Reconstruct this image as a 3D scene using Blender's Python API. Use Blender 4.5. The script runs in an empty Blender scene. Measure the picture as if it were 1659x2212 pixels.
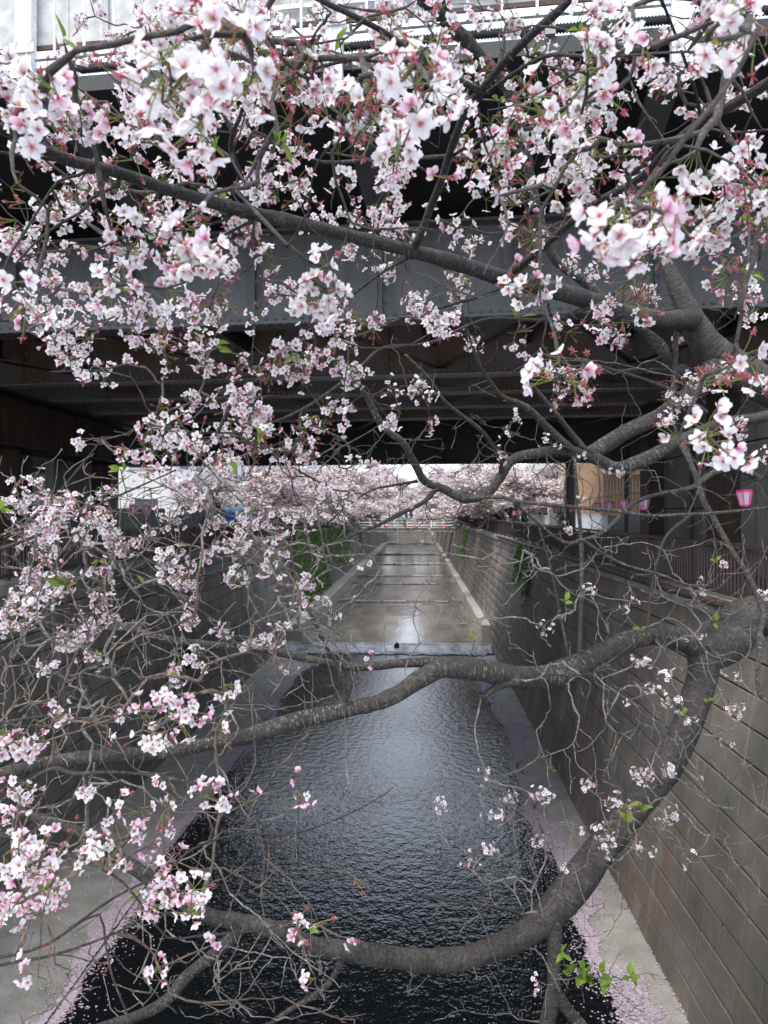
import bpy, math, random
import numpy as np
from mathutils import Vector, Matrix

random.seed(11)
rng = np.random.default_rng(11)
R = math.radians
scene = bpy.context.scene
col = scene.collection

# ------------------------------------------------------------------ camera, sky, sun, exposure
EYE = 7.0                      # eye height above the pool water
YAW = R(2.59)
cam_d = bpy.data.cameras.new('camera')
cam = bpy.data.objects.new('camera', cam_d)
col.objects.link(cam)
cam.location = (0, 0, EYE)
cam.rotation_euler = (R(90.0), 0, YAW)
cam_d.sensor_fit = 'HORIZONTAL'
cam_d.sensor_width = 36.0
cam_d.lens = 36.0
cam_d.clip_start = 0.05
cam_d.clip_end = 3000
cam_d.dof.use_dof = True
cam_d.dof.focus_distance = 3.4
cam_d.dof.aperture_fstop = 10.5
scene.camera = cam

SUN_EL, SUN_AZ = R(62), R(215)      # azimuth measured clockwise from +Y
world = bpy.data.worlds.new('World')
scene.world = world
world.use_nodes = True
wn = world.node_tree
bg = wn.nodes['Background']
sky = wn.nodes.new('ShaderNodeTexSky')
sky.sky_type = 'NISHITA'
sky.sun_disc = False
sky.sun_elevation = SUN_EL
sky.sun_rotation = SUN_AZ
sky.air_density = 1.0
sky.dust_density = 3.0
sky.ozone_density = 1.0
hs = wn.nodes.new('ShaderNodeHueSaturation')
hs.inputs['Saturation'].default_value = 1.0
wn.links.new(sky.outputs[0], hs.inputs['Color'])
cloud = wn.nodes.new('ShaderNodeMix')              # an even cloud layer over the clear sky
cloud.data_type = 'RGBA'
cloud.inputs[0].default_value = 0.55
cloud.inputs[7].default_value = (7.9, 8.5, 9.5, 1)
wn.links.new(hs.outputs[0], cloud.inputs[6])
wn.links.new(cloud.outputs[2], bg.inputs['Color'])
bg.inputs['Strength'].default_value = 0.15

sun_d = bpy.data.lights.new('sun', 'SUN')
sun_d.energy = 1.5
sun_d.angle = R(25)
sun_d.color = (1.0, 0.94, 0.86)
sun = bpy.data.objects.new('sun', sun_d)
col.objects.link(sun)
sdir = Vector((math.sin(SUN_AZ) * math.cos(SUN_EL), math.cos(SUN_AZ) * math.cos(SUN_EL), math.sin(SUN_EL)))
sun.rotation_euler = sdir.to_track_quat('Z', 'Y').to_euler()
sun.location = (0, -20, 40)

vs = scene.view_settings
vs.view_transform = 'Standard'
vs.look = 'None'
vs.exposure = 1.1
vs.gamma = 1.0
vs.use_curve_mapping = False
scene.cycles.use_denoising = True
scene.cycles.max_bounces = 6
scene.cycles.diffuse_bounces = 3
scene.cycles.glossy_bounces = 3
scene.cycles.transparent_max_bounces = 4
scene.cycles.transmission_bounces = 3

# ------------------------------------------------------------------ helpers
CY, SY = math.cos(YAW), math.sin(YAW)


def P(x, y, d):
    """point seen at (x, y) of the 1659 x 2212 photograph, d metres away along the view axis"""
    cx = (x - 829.5) / 1659.0 * d
    cz = (1106.0 - y) / 1659.0 * d
    return np.array((cx * CY - d * SY, cx * SY + d * CY, EYE + cz))


def tag(o, label=None, cat=None, group=None, kind=None):
    if label: o['label'] = label
    if cat: o['category'] = cat
    if group: o['group'] = group
    if kind: o['kind'] = kind
    return o


def link(name, me, parent=None, m=None):
    o = bpy.data.objects.new(name, me)
    col.objects.link(o)
    if m is not None and me is not None and len(me.materials) == 0:
        me.materials.append(m)
    if parent is not None:
        o.parent = parent
    return o


def empty(name, loc=(0, 0, 0), rz=0.0):
    o = bpy.data.objects.new(name, None)
    o.empty_display_size = 0.3
    col.objects.link(o)
    o.location = loc
    o.rotation_euler = (0, 0, rz)
    return o


def wpar(o, p):
    """parent while o's own coordinates stay world coordinates (p is only translated)"""
    o.parent = p
    o.matrix_parent_inverse = Matrix.Translation(-Vector(p.location))
    return o


def mesh_arrays(name, V, F, C=None, UV=None, smooth=False, mat_idx=None):
    """V (n,3); F list of arrays (k,3) / (k,4); C per-vertex colour; UV per-vertex uv"""
    me = bpy.data.meshes.new(name)
    V = np.asarray(V, dtype=np.float32)
    if not isinstance(F, list): F = [F]
    F = [np.asarray(f, dtype=np.int32) for f in F if len(f)]
    me.vertices.add(len(V))
    me.vertices.foreach_set('co', V.ravel())
    loops = np.concatenate([f.ravel() for f in F])
    tot = np.concatenate([np.full(len(f), f.shape[1], dtype=np.int32) for f in F])
    st = np.concatenate([[0], np.cumsum(tot)[:-1]]).astype(np.int32)
    me.loops.add(len(loops))
    me.loops.foreach_set('vertex_index', loops)
    me.polygons.add(len(tot))
    me.polygons.foreach_set('loop_start', st)
    me.polygons.foreach_set('loop_total', tot)
    if smooth:
        me.polygons.foreach_set('use_smooth', np.ones(len(tot), dtype=bool))
    me.update(calc_edges=True)
    if C is not None:
        a = me.color_attributes.new('Col', 'FLOAT_COLOR', 'POINT')
        c4 = np.ones((len(V), 4), dtype=np.float32)
        c4[:, :3] = C
        a.data.foreach_set('color', c4.ravel())
    if UV is not None:
        u = me.uv_layers.new(name='UVMap')
        u.data.foreach_set('uv', np.asarray(UV, dtype=np.float32)[loops].ravel())
    return me


class MB:
    """collects simple shapes for ONE mesh"""
    def __init__(s):
        s.v, s.f = [], []

    def add(s, v, f):
        n = len(s.v)
        s.v += [tuple(map(float, p)) for p in v]
        s.f += [tuple(i + n for i in q) for q in f]
        return s

    def box(s, c, d, rz=0.0, M=None):
        x, y, z = d[0] / 2, d[1] / 2, d[2] / 2
        pts = [Vector((a, b, e)) for e in (-z, z) for b in (-y, y) for a in (-x, x)]
        if M is not None:
            pts = [M @ p for p in pts]
        elif rz:
            q = Matrix.Rotation(rz, 3, 'Z')
            pts = [q @ p for p in pts]
        pts = [p + Vector(c) for p in pts]
        return s.add(pts, [(0, 2, 3, 1), (4, 5, 7, 6), (0, 1, 5, 4), (2, 6, 7, 3), (0, 4, 6, 2), (1, 3, 7, 5)])

    def bevbox(s, c, d, b=0.01):
        """box with chamfered edges"""
        x, y, z = d[0] / 2, d[1] / 2, d[2] / 2
        v = []
        idx = {}
        for sx in (-1, 1):
            for sy in (-1, 1):
                for sz in (-1, 1):
                    for ax in range(3):
                        e = [x, y, z]
                        q = [sx * (e[0] - b), sy * (e[1] - b), sz * (e[2] - b)]
                        sg = (sx, sy, sz)
                        q[ax] = sg[ax] * e[ax]
                        idx[(sx, sy, sz, ax)] = len(v)
                        v.append((c[0] + q[0], c[1] + q[1], c[2] + q[2]))
        f = []
        S = (-1, 1)
        for ax in range(3):
            o = [a for a in range(3) if a != ax]
            for sg in S:
                def k(a, bb):
                    t = [0, 0, 0]; t[ax] = sg; t[o[0]] = a; t[o[1]] = bb
                    return idx[(t[0], t[1], t[2], ax)]
                q = [k(-1, -1), k(1, -1), k(1, 1), k(-1, 1)]
                if (sg > 0) == (ax == 1): q = q[::-1]
                f.append(tuple(q))
        for ax in range(3):
            o = [a for a in range(3) if a != ax]
            for a in S:
                for bb in S:
                    def k(e, face):
                        t = [0, 0, 0]; t[ax] = e; t[o[0]] = a; t[o[1]] = bb
                        return idx[(t[0], t[1], t[2], face)]
                    f.append((k(-1, o[0]), k(1, o[0]), k(1, o[1]), k(-1, o[1])))
        for sx in S:
            for sy in S:
                for sz in S:
                    f.append((idx[(sx, sy, sz, 0)], idx[(sx, sy, sz, 1)], idx[(sx, sy, sz, 2)]))
        return s.add(v, f)

    def quad(s, a, b, c, d):
        return s.add([a, b, c, d], [(0, 1, 2, 3)])

    def cyl(s, a, b, r, n=10, r2=None, cap=True):
        a, b = Vector(a), Vector(b)
        r2 = r if r2 is None else r2
        ax = (b - a).normalized()
        t = Vector((0, 0, 1)) if abs(ax.z) < 0.9 else Vector((1, 0, 0))
        e1 = ax.cross(t).normalized(); e2 = ax.cross(e1)
        v = []
        for q, rr in ((a, r), (b, r2)):
            for i in range(n):
                an = 2 * math.pi * i / n
                v.append(q + e1 * math.cos(an) * rr + e2 * math.sin(an) * rr)
        f = [(i, (i + 1) % n, n + (i + 1) % n, n + i) for i in range(n)]
        if cap:
            f += [tuple(range(n))[::-1], tuple(range(n, 2 * n))]
        return s.add(v, f)

    def dome(s, c, r, nrm=(0, 0, 1), n=6, h=0.6):
        nrm = Vector(nrm).normalized()
        t = Vector((0, 0, 1)) if abs(nrm.z) < 0.9 else Vector((1, 0, 0))
        e1 = nrm.cross(t).normalized(); e2 = nrm.cross(e1)
        c = Vector(c)
        v = []
        for rr, hh in ((1, 0), (0.7, 0.75)):
            for i in range(n):
                an = 2 * math.pi * i / n
                v.append(c + (e1 * math.cos(an) + e2 * math.sin(an)) * r * rr + nrm * r * h * hh)
        v.append(c + nrm * r * h)
        f = [(i, (i + 1) % n, n + (i + 1) % n, n + i) for i in range(n)]
        f += [(n + i, n + (i + 1) % n, 2 * n) for i in range(n)]
        return s.add(v, f)

    def mesh(s, name, m=None, smooth=False):
        me = bpy.data.meshes.new(name)
        me.from_pydata(s.v, [], s.f)
        me.update()
        if smooth:
            me.polygons.foreach_set('use_smooth', np.ones(len(me.polygons), dtype=bool))
        if m is not None: me.materials.append(m)
        return me

    def build(s, name, m, parent=None, smooth=False):
        return link(name, s.mesh(name, m, smooth), parent)


def catmull(pts, step):
    pts = np.asarray(pts, dtype=float)
    n = len(pts)
    out = []
    for i in range(n - 1):
        p0 = pts[max(i - 1, 0)]; p1 = pts[i]; p2 = pts[i + 1]; p3 = pts[min(i + 2, n - 1)]
        k = max(2, int(np.linalg.norm((p2 - p1)[:3]) / step))
        for j in range(k):
            t = j / k
            out.append(0.5 * ((2 * p1) + (-p0 + p2) * t + (2 * p0 - 5 * p1 + 4 * p2 - p3) * t * t + (-p0 + 3 * p1 - 3 * p2 + p3) * t ** 3))
    out.append(pts[-1])
    return np.array(out)


def tube(pts, rad, sides, bump=0.0, closed_tip=True):
    """returns V, quads, UV (v = length in metres)"""
    pts = np.asarray(pts, float); rad = np.asarray(rad, float)
    n = len(pts)
    tg = np.gradient(pts, axis=0)
    tg /= np.maximum(np.linalg.norm(tg, axis=1, keepdims=True), 1e-9)
    up = np.array((0, 0, 1.0)) if abs(tg[0, 2]) < 0.9 else np.array((1.0, 0, 0))
    e = np.cross(tg[0], up); e /= np.linalg.norm(e)
    V = np.zeros((n, sides, 3)); UV = np.zeros((n, sides, 2))
    ang = np.linspace(0, 2 * math.pi, sides, endpoint=False)
    s = 0.0
    ph = rng.random(6) * 6.28
    for i in range(n):
        if i:
            e = e - tg[i] * np.dot(e, tg[i]); e /= max(np.linalg.norm(e), 1e-9)
            s += np.linalg.norm(pts[i] - pts[i - 1])
        b = np.cross(tg[i], e)
        rr = rad[i] * np.ones(sides)
        if bump:
            q = s / max(rad[i], 0.01)
            rr = rr * (1 + bump * (0.5 * np.sin(2 * ang + ph[0] + 0.5 * q) + 0.35 * np.sin(3 * ang + ph[1] - 0.8 * q) + 0.3 * math.sin(ph[2] + 1.3 * q)
                       + 0.25 * np.sin(5 * ang + ph[3] + 1.9 * q)))
        V[i] = pts[i] + np.outer(np.cos(ang) * rr, e) + np.outer(np.sin(ang) * rr, b)
        UV[i, :, 0] = np.abs(ang / math.pi - 1.0)
        UV[i, :, 1] = s
    idx = np.arange(n * sides).reshape(n, sides)
    a = idx[:-1]; b_ = np.roll(idx, -1, axis=1)[:-1]; c = np.roll(idx, -1, axis=1)[1:]; d = idx[1:]
    F = np.stack([a, b_, c, d], axis=-1).reshape(-1, 4)
    return V.reshape(-1, 3), F, UV.reshape(-1, 2)


class AC:
    """accumulates arrays (V, F, C, UV) into one mesh"""
    def __init__(s): s.V, s.F3, s.F4, s.C, s.UV, s.n = [], [], [], [], [], 0

    def add(s, V, F, C=None, UV=None):
        (s.F3 if F.shape[1] == 3 else s.F4).append(F + s.n)
        s.V.append(V)
        if C is not None: s.C.append(C)
        if UV is not None: s.UV.append(UV)
        s.n += len(V)

    def mesh(s, name, m, smooth=False):
        F = []
        if s.F3: F.append(np.concatenate(s.F3))
        if s.F4: F.append(np.concatenate(s.F4))
        me = mesh_arrays(name, np.concatenate(s.V), F, np.concatenate(s.C) if s.C else None, np.concatenate(s.UV) if s.UV else None, smooth)
        me.materials.append(m)
        return me


# ------------------------------------------------------------------ materials
def nodes_of(m):
    m.use_nodes = True
    nt = m.node_tree
    return nt, nt.nodes, nt.links, nt.nodes['Principled BSDF']


def ramp(nt, stops):
    r = nt.nodes.new('ShaderNodeValToRGB')
    while len(r.color_ramp.elements) < len(stops): r.color_ramp.elements.new(0.5)
    for e, (p, c) in zip(r.color_ramp.elements, stops):
        e.position = p
        e.color = (c[0], c[1], c[2], 1) if not isinstance(c, (int, float)) else (c, c, c, 1)
    return r


def noise(nt, scale, detail=4, vec=None, rough=0.55, sc3=None):
    n = nt.nodes.new('ShaderNodeTexNoise')
    n.inputs['Scale'].default_value = scale
    n.inputs['Detail'].default_value = detail
    n.inputs['Roughness'].default_value = rough
    if vec is not None:
        if sc3 is not None:
            mp = nt.nodes.new('ShaderNodeMapping')
            mp.inputs['Scale'].default_value = sc3
            nt.links.new(vec, mp.inputs['Vector'])
            vec = mp.outputs[0]
        nt.links.new(vec, n.inputs['Vector'])
    return n


def mixc(nt, fac, a, b, mode='MIX'):
    m = nt.nodes.new('ShaderNodeMix')
    m.data_type = 'RGBA'
    m.blend_type = mode
    for sock, v in ((m.inputs[0], fac), (m.inputs[6], a), (m.inputs[7], b)):
        if isinstance(v, bpy.types.NodeSocket): nt.links.new(v, sock)
        elif isinstance(v, (int, float)): sock.default_value = v
        else: sock.default_value = (v[0], v[1], v[2], 1)
    return m.outputs[2]


def bump_to(nt, b, h, strength, dist=0.02):
    bp = nt.nodes.new('ShaderNodeBump')
    bp.inputs['Strength'].default_value = strength
    bp.inputs['Distance'].default_value = dist
    nt.links.new(h, bp.inputs['Height'])
    nt.links.new(bp.outputs[0], b.inputs['Normal'])


def geo_pos(nt):
    return nt.nodes.new('ShaderNodeNewGeometry').outputs['Position']


def mat_rough(name, c1, c2, scale=3.0, rough=0.8, fine=40.0, bump=0.25, streak=None, dist=0.01, metal=0.0, lo=0.3, hi=0.7):
    """two tone weathered surface in world space, optional vertical stain streaks of colour `streak`"""
    m = bpy.data.materials.new(name)
    nt, N, L, b = nodes_of(m)
    pos = geo_pos(nt)
    n1 = noise(nt, scale, 5, pos)
    r1 = ramp(nt, [(lo, c1), (hi, c2)])
    L.new(n1.outputs[0], r1.inputs[0])
    c = r1.outputs[0]
    n2 = noise(nt, fine, 3, pos)
    r2 = ramp(nt, [(0.3, 0.75), (0.7, 1.15)])
    L.new(n2.outputs[0], r2.inputs[0])
    c = mixc(nt, 1.0, c, r2.outputs[0], 'MULTIPLY')
    if streak is not None:
        n3 = noise(nt, 1.0, 5, pos, 0.6, (5.0, 5.0, 0.25))
        r3 = ramp(nt, [(0.48, 0.0), (0.66, 0.85)])
        L.new(n3.outputs[0], r3.inputs[0])
        c = mixc(nt, r3.outputs[0], c, streak)
    L.new(c, b.inputs['Base Color'])
    b.inputs['Roughness'].default_value = rough
    b.inputs['Metallic'].default_value = metal
    if bump: bump_to(nt, b, n2.outputs[0], bump, dist)
    return m


def mat_block(name, tones, streak, moss):
    """concrete wall blocks: a tone for each block, vertical stains, damp moss"""
    m = bpy.data.materials.new(name)
    nt, N, L, b = nodes_of(m)
    geo = N.new('ShaderNodeNewGeometry')
    oi = N.new('ShaderNodeObjectInfo')
    ad = N.new('ShaderNodeMath'); ad.operation = 'ADD'
    L.new(geo.outputs['Random Per Island'], ad.inputs[0]); L.new(oi.outputs['Random'], ad.inputs[1])
    fr = N.new('ShaderNodeMath'); fr.operation = 'FRACT'
    L.new(ad.outputs[0], fr.inputs[0])
    k = len(tones)
    r = ramp(nt, [(i / (k - 1), t) for i, t in enumerate(tones)])
    L.new(fr.outputs[0], r.inputs[0])
    c = r.outputs[0]
    pos = geo.outputs['Position']
    n1 = noise(nt, 0.5, 6, pos, 0.65)
    r1 = ramp(nt, [(0.3, 0.5), (0.7, 1.4)]); L.new(n1.outputs[0], r1.inputs[0])
    c = mixc(nt, 1.0, c, r1.outputs[0], 'MULTIPLY')
    n3 = noise(nt, 1.0, 6, pos, 0.6, (0.8, 1.5, 0.16))
    r3 = ramp(nt, [(0.5, 0.0), (0.63, 0.9)]); L.new(n3.outputs[0], r3.inputs[0])
    c = mixc(nt, r3.outputs[0], c, streak)
    n5 = noise(nt, 1.0, 6, pos, 0.62, (0.8, 2.2, 0.12))
    r5 = ramp(nt, [(0.56, 0.0), (0.72, 0.6)]); L.new(n5.outputs[0], r5.inputs[0])
    c = mixc(nt, r5.outputs[0], c, (0.30, 0.29, 0.27))
    n4 = noise(nt, 0.35, 6, pos, 0.7)
    r4 = ramp(nt, [(0.5, 0.0), (0.68, 0.8)]); L.new(n4.outputs[0], r4.inputs[0])
    c = mixc(nt, r4.outputs[0], c, moss)
    n2 = noise(nt, 45, 4, pos, 0.7)
    r2 = ramp(nt, [(0.3, 0.7), (0.72, 1.2)]); L.new(n2.outputs[0], r2.inputs[0])
    c = mixc(nt, 1.0, c, r2.outputs[0], 'MULTIPLY')
    L.new(c, b.inputs['Base Color'])
    b.inputs['Roughness'].default_value = 0.78
    bump_to(nt, b, n2.outputs[0], 0.5, 0.01)
    return m


def mat_bark(name, dark, pale, lent, amount=0.5):
    m = bpy.data.materials.new(name)
    nt, N, L, b = nodes_of(m)
    uv = N.new('ShaderNodeUVMap').outputs[0]
    pos = geo_pos(nt)
    n1 = noise(nt, 5.0, 5, pos, 0.65)
    r1 = ramp(nt, [(0.32, dark), (0.7, pale)]); L.new(n1.outputs[0], r1.inputs[0])
    n2 = noise(nt, 1.0, 3, uv, 0.6, (4.0, 60.0, 1.0))
    r2 = ramp(nt, [(0.54, 0.0), (0.64, amount)]); L.new(n2.outputs[0], r2.inputs[0])
    n4 = noise(nt, 2.2, 3, pos)
    r4 = ramp(nt, [(0.4, 0.15), (0.62, 1.0)]); L.new(n4.outputs[0], r4.inputs[0])
    f = mixc(nt, 1.0, r2.outputs[0], r4.outputs[0], 'MULTIPLY')
    c = mixc(nt, f, r1.outputs[0], lent)
    n6 = noise(nt, 9.0, 6, pos, 0.75)
    r6 = ramp(nt, [(0.58, 0.0), (0.70, 0.55)]); L.new(n6.outputs[0], r6.inputs[0])
    c = mixc(nt, r6.outputs[0], c, (0.13, 0.128, 0.105))
    n3 = noise(nt, 38.0, 7, pos, 0.78)
    r3 = ramp(nt, [(0.34, 0.22), (0.66, 2.1)]); L.new(n3.outputs[0], r3.inputs[0])
    c = mixc(nt, 1.0, c, r3.outputs[0], 'MULTIPLY')
    L.new(c, b.inputs['Base Color'])
    b.inputs['Roughness'].default_value = 0.72
    ad = N.new('ShaderNodeMath'); ad.operation = 'ADD'
    L.new(n3.outputs[0], ad.inputs[0]); L.new(n2.outputs[0], ad.inputs[1])
    bump_to(nt, b, ad.outputs[0], 1.0, 0.02)
    return m


def mat_petal(name, trans=0.35):
    m = bpy.data.materials.new(name)
    nt, N, L, b = nodes_of(m)
    at = N.new('ShaderNodeAttribute'); at.attribute_name = 'Col'
    c = at.outputs['Color']
    L.new(c, b.inputs['Base Color'])
    b.inputs['Roughness'].default_value = 0.6
    b.inputs['Specular IOR Level'].default_value = 0.25
    tr = N.new('ShaderNodeBsdfTranslucent')
    L.new(c, tr.inputs['Color'])
    mx = N.new('ShaderNodeMixShader'); mx.inputs[0].default_value = trans
    L.new(b.outputs[0], mx.inputs[1]); L.new(tr.outputs[0], mx.inputs[2])
    L.new(mx.outputs[0], N['Material Output'].inputs['Surface'])
    return m


def mat_plain(name, c, rough=0.6, metal=0.0, var=0.2, scale=6.0):
    c = np.array(c)
    return mat_rough(name, c * (1 - var), np.minimum(c * (1 + var), 1), scale, rough, 50, 0.1, metal=metal)


def mat_water(name, base, scale, strength, rough=0.04, sc3=(1, 1, 1), extra=None):
    m = bpy.data.materials.new(name)
    nt, N, L, b = nodes_of(m)
    pos = geo_pos(nt)
    n1 = noise(nt, scale, 3, pos, 0.55, sc3)
    n2 = noise(nt, scale * 3.3, 2, pos, 0.5, sc3)
    n0 = noise(nt, 0.25, 3, pos, 0.6)
    mu = N.new('ShaderNodeMath'); mu.operation = 'MULTIPLY_ADD'
    L.new(n2.outputs[0], mu.inputs[0]); mu.inputs[1].default_value = 0.35; L.new(n1.outputs[0], mu.inputs[2])
    bp = N.new('ShaderNodeBump'); bp.inputs['Distance'].default_value = 0.1
    rs = ramp(nt, [(0.3, strength * 0.6), (0.7, strength * 1.3)]); L.new(n0.outputs[0], rs.inputs[0])
    L.new(rs.outputs[0], bp.inputs['Strength'])
    L.new(mu.outputs[0], bp.inputs['Height'])
    L.new(bp.outputs[0], b.inputs['Normal'])
    if extra:
        n4 = noise(nt, 0.8, 6, pos, 0.7, (1.0, 0.35, 1.0))
        r4 = ramp(nt, [(0.35, base), (0.65, extra)]); L.new(n4.outputs[0], r4.inputs[0])
        L.new(r4.outputs[0], b.inputs['Base Color'])
    else:
        b.inputs['Base Color'].default_value = (*base, 1)
    b.inputs['Roughness'].default_value = rough
    b.inputs['IOR'].default_value = 1.42
    return m


M = {}
M['bark'] = mat_bark('bark', (0.017, 0.0145, 0.0125), (0.052, 0.045, 0.038), (0.24, 0.215, 0.185), 0.8)
M['bark_old'] = mat_bark('old_bark', (0.018, 0.016, 0.014), (0.062, 0.054, 0.046), (0.15, 0.135, 0.115), 0.4)
M['twig'] = mat_bark('twig_bark', (0.11, 0.096, 0.085), (0.28, 0.25, 0.225), (0.45, 0.41, 0.37), 0.6)
M['bark_dark'] = mat_bark('dark_bark', (0.010, 0.0088, 0.008), (0.034, 0.029, 0.026), (0.16, 0.14, 0.125), 0.55)
M['dark_twig'] = mat_bark('dark_twig_bark', (0.040, 0.033, 0.029), (0.12, 0.10, 0.088), (0.28, 0.25, 0.22), 0.5)
M['tan_twig'] = mat_bark('tan_twig_bark', (0.10, 0.072, 0.053), (0.23, 0.17, 0.125), (0.36, 0.29, 0.23), 0.5)
M['petal'] = mat_petal('petal', 0.42)
M['leaf'] = mat_petal('young_leaf', 0.4)
M['far_petal'] = mat_petal('far_blossom', 0.3)
M['block_r'] = mat_block('brown_concrete_block', [(0.13, 0.121, 0.107), (0.165, 0.151, 0.132), (0.155, 0.135, 0.112), (0.125, 0.12, 0.11), (0.18, 0.167, 0.15)], (0.165, 0.112, 0.079), (0.08, 0.078, 0.06))
M['block_l'] = mat_block('grey_concrete_block', [(0.15, 0.144, 0.128), (0.19, 0.18, 0.162), (0.16, 0.149, 0.13), (0.21, 0.20, 0.183)], (0.13, 0.112, 0.09), (0.10, 0.10, 0.074))
M['joint'] = mat_plain('dark_joint', (0.016, 0.0145, 0.0125), 0.9)
M['concrete'] = mat_rough('concrete', (0.20, 0.195, 0.185), (0.30, 0.29, 0.275), 1.2, 0.85, 60, 0.4, streak=(0.12, 0.115, 0.105))
M['ledge'] = mat_rough('ledge_concrete', (0.20, 0.195, 0.178), (0.33, 0.32, 0.295), 2.0, 0.85, 40, 1.0)
M['pale_concrete'] = mat_rough('pale_concrete', (0.26, 0.25, 0.22), (0.38, 0.36, 0.32), 1.0, 0.85, 40, 0.4)
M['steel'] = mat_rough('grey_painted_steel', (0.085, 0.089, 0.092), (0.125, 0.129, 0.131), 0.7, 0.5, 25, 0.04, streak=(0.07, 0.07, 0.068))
M['steel_dark'] = mat_rough('dark_and_shaded_steel', (0.022, 0.022, 0.023), (0.04, 0.04, 0.041), 0.8, 0.6, 25, 0.06)  # dark steel parts, and the rear girder with shade put into its colour
M['rust'] = mat_rough('rust_stained_steel', (0.26, 0.263, 0.265), (0.27, 0.14, 0.08), 0.35, 0.7, 25, 0.15, streak=(0.22, 0.22, 0.22), lo=0.40, hi=0.6)
M['rust_brown'] = mat_rough('brown_steel', (0.045, 0.028, 0.021), (0.085, 0.048, 0.033), 1.2, 0.65, 25, 0.1, streak=(0.03, 0.024, 0.02))
M['white'] = mat_rough('white_paint', (0.76, 0.77, 0.78), (0.82, 0.82, 0.82), 0.8, 0.45, 8, 0.0)
M['panel'] = mat_rough('off_white_panel', (0.46, 0.46, 0.44), (0.62, 0.62, 0.61), 0.7, 0.6, 6, 0.0)
M['flange'] = mat_rough('highlighted_flange_steel', (0.30, 0.305, 0.31), (0.42, 0.42, 0.42), 0.8, 0.55, 25, 0.05)  # lighter tone paints in the highlights on flanges and rivets under the bridge
M['black'] = mat_plain('black_plastic', (0.03, 0.03, 0.032), 0.45)
M['rail'] = mat_plain('brown_railing_paint', (0.045, 0.03, 0.025), 0.5)
M['water'] = mat_water('pool_water', (0.0035, 0.0045, 0.0055), 5.2, 0.28, 0.02, (1.0, 0.8, 1.0))
M['shallow'] = mat_water('shallow_water', (0.075, 0.07, 0.058), 5.0, 0.12, 0.05, (1.0, 0.5, 1.0), (0.21, 0.2, 0.175))
M['asphalt'] = mat_rough('asphalt', (0.045, 0.045, 0.046), (0.07, 0.07, 0.07), 1.0, 0.9, 60, 0.4)
M['foam'] = mat_rough('white_water', (0.45, 0.49, 0.52), (0.75, 0.78, 0.8), 3.0, 0.3, 18, 0.8)
M['ivy'] = mat_petal('ivy_leaf', 0.25)
M['pink'] = mat_plain('pink_paper', (0.62, 0.05, 0.24), 0.6, 0, 0.12)
M['paper'] = mat_plain('white_paper', (0.48, 0.44, 0.50), 0.7, 0, 0.06)
M['wood'] = mat_rough('light_wood', (0.42, 0.26, 0.15), (0.55, 0.36, 0.22), 2.0, 0.6, 30, 0.1)
M['wood_dark'] = mat_plain('dark_wood', (0.10, 0.06, 0.04), 0.6)
M['plaster'] = mat_rough('white_plaster', (0.66, 0.66, 0.66), (0.78, 0.78, 0.77), 0.8, 0.8, 20, 0.05, streak=(0.58, 0.58, 0.57))
M['glass'] = mat_plain('window_glass', (0.05, 0.06, 0.07), 0.08, 0, 0.1)
M['blue'] = mat_rough('blue_tarpaulin', (0.06, 0.22, 0.55), (0.16, 0.42, 0.78), 4.0, 0.4, 12, 0.5)
M['orange'] = mat_plain('orange_plastic', (0.8, 0.10, 0.03), 0.45, 0, 0.08)
M['roller'] = mat_rough('grey_sheet_metal', (0.34, 0.345, 0.35), (0.44, 0.445, 0.45), 1.0, 0.5, 25, 0.05)

# ------------------------------------------------------------------ ground, canal
RB, RT = 3.62, 4.42            # right wall foot / top (x)
LB, LT = -6.85, -7.55          # left wall foot / top
TOP = 5.70                     # top of the canal walls
BANK = 5.56
g = MB()
for x0, x1 in ((RT + 0.30, 700.0), (-700.0, LT - 0.30)):
    g.quad((x0, -300, BANK), (x1, -300, BANK), (x1, 900, BANK), (x0, 900, BANK))
tag(g.build('ground', M['asphalt']), kind='structure')

WEIR = 39.0
w = MB(); w.quad((LB - 0.6, -60, 0), (RB + 0.6, -60, 0), (RB + 0.6, WEIR + 0.3, 0), (LB - 0.6, WEIR + 0.3, 0))
tag(w.build('water', M['water']), kind='structure')
b = MB(); b.quad((LB - 1, -60, -1.2), (RB + 1, -60, -1.2), (RB + 1, 260, -1.2), (LB - 1, 260, -1.2))
tag(b.build('canal_bed', M['ledge']), kind='structure')

# stepped shallow reaches beyond the weir
steps = [(WEIR, 57, 0.30), (57, 70, 0.42), (70, 77, 0.54), (77, 93, 0.64), (93, 112, 0.76), (112, 145, 0.95), (145, 260, 1.2)]
for k, (y0, y1, z) in enumerate(steps):
    s = MB()
    s.quad((LB - 0.5, y0, z), (RB + 0.5, y0, z), (RB + 0.5, y1 + 0.05, z), (LB - 0.5, y1 + 0.05, z))
    if k: s.quad((LB - 0.5, y0, z - 0.5), (RB + 0.5, y0, z - 0.5), (RB + 0.5, y0, z), (LB - 0.5, y0, z))
    tag(s.build('shallow_water', M['shallow']), kind='structure')
    if k:   # sill stones with a broken white lip
        t = MB()
        x = LB
        while x < RB:
            ln = random.uniform(0.9, 2.6)
            if random.random() < 0.5:
                t.box((min(x + ln / 2, RB), y0 - 0.09, z - 0.02), (ln * 0.9, random.uniform(0.03, 0.09), 0.05))
            x += ln
        tag(t.build('foam', M['foam']), kind='stuff')
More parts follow.
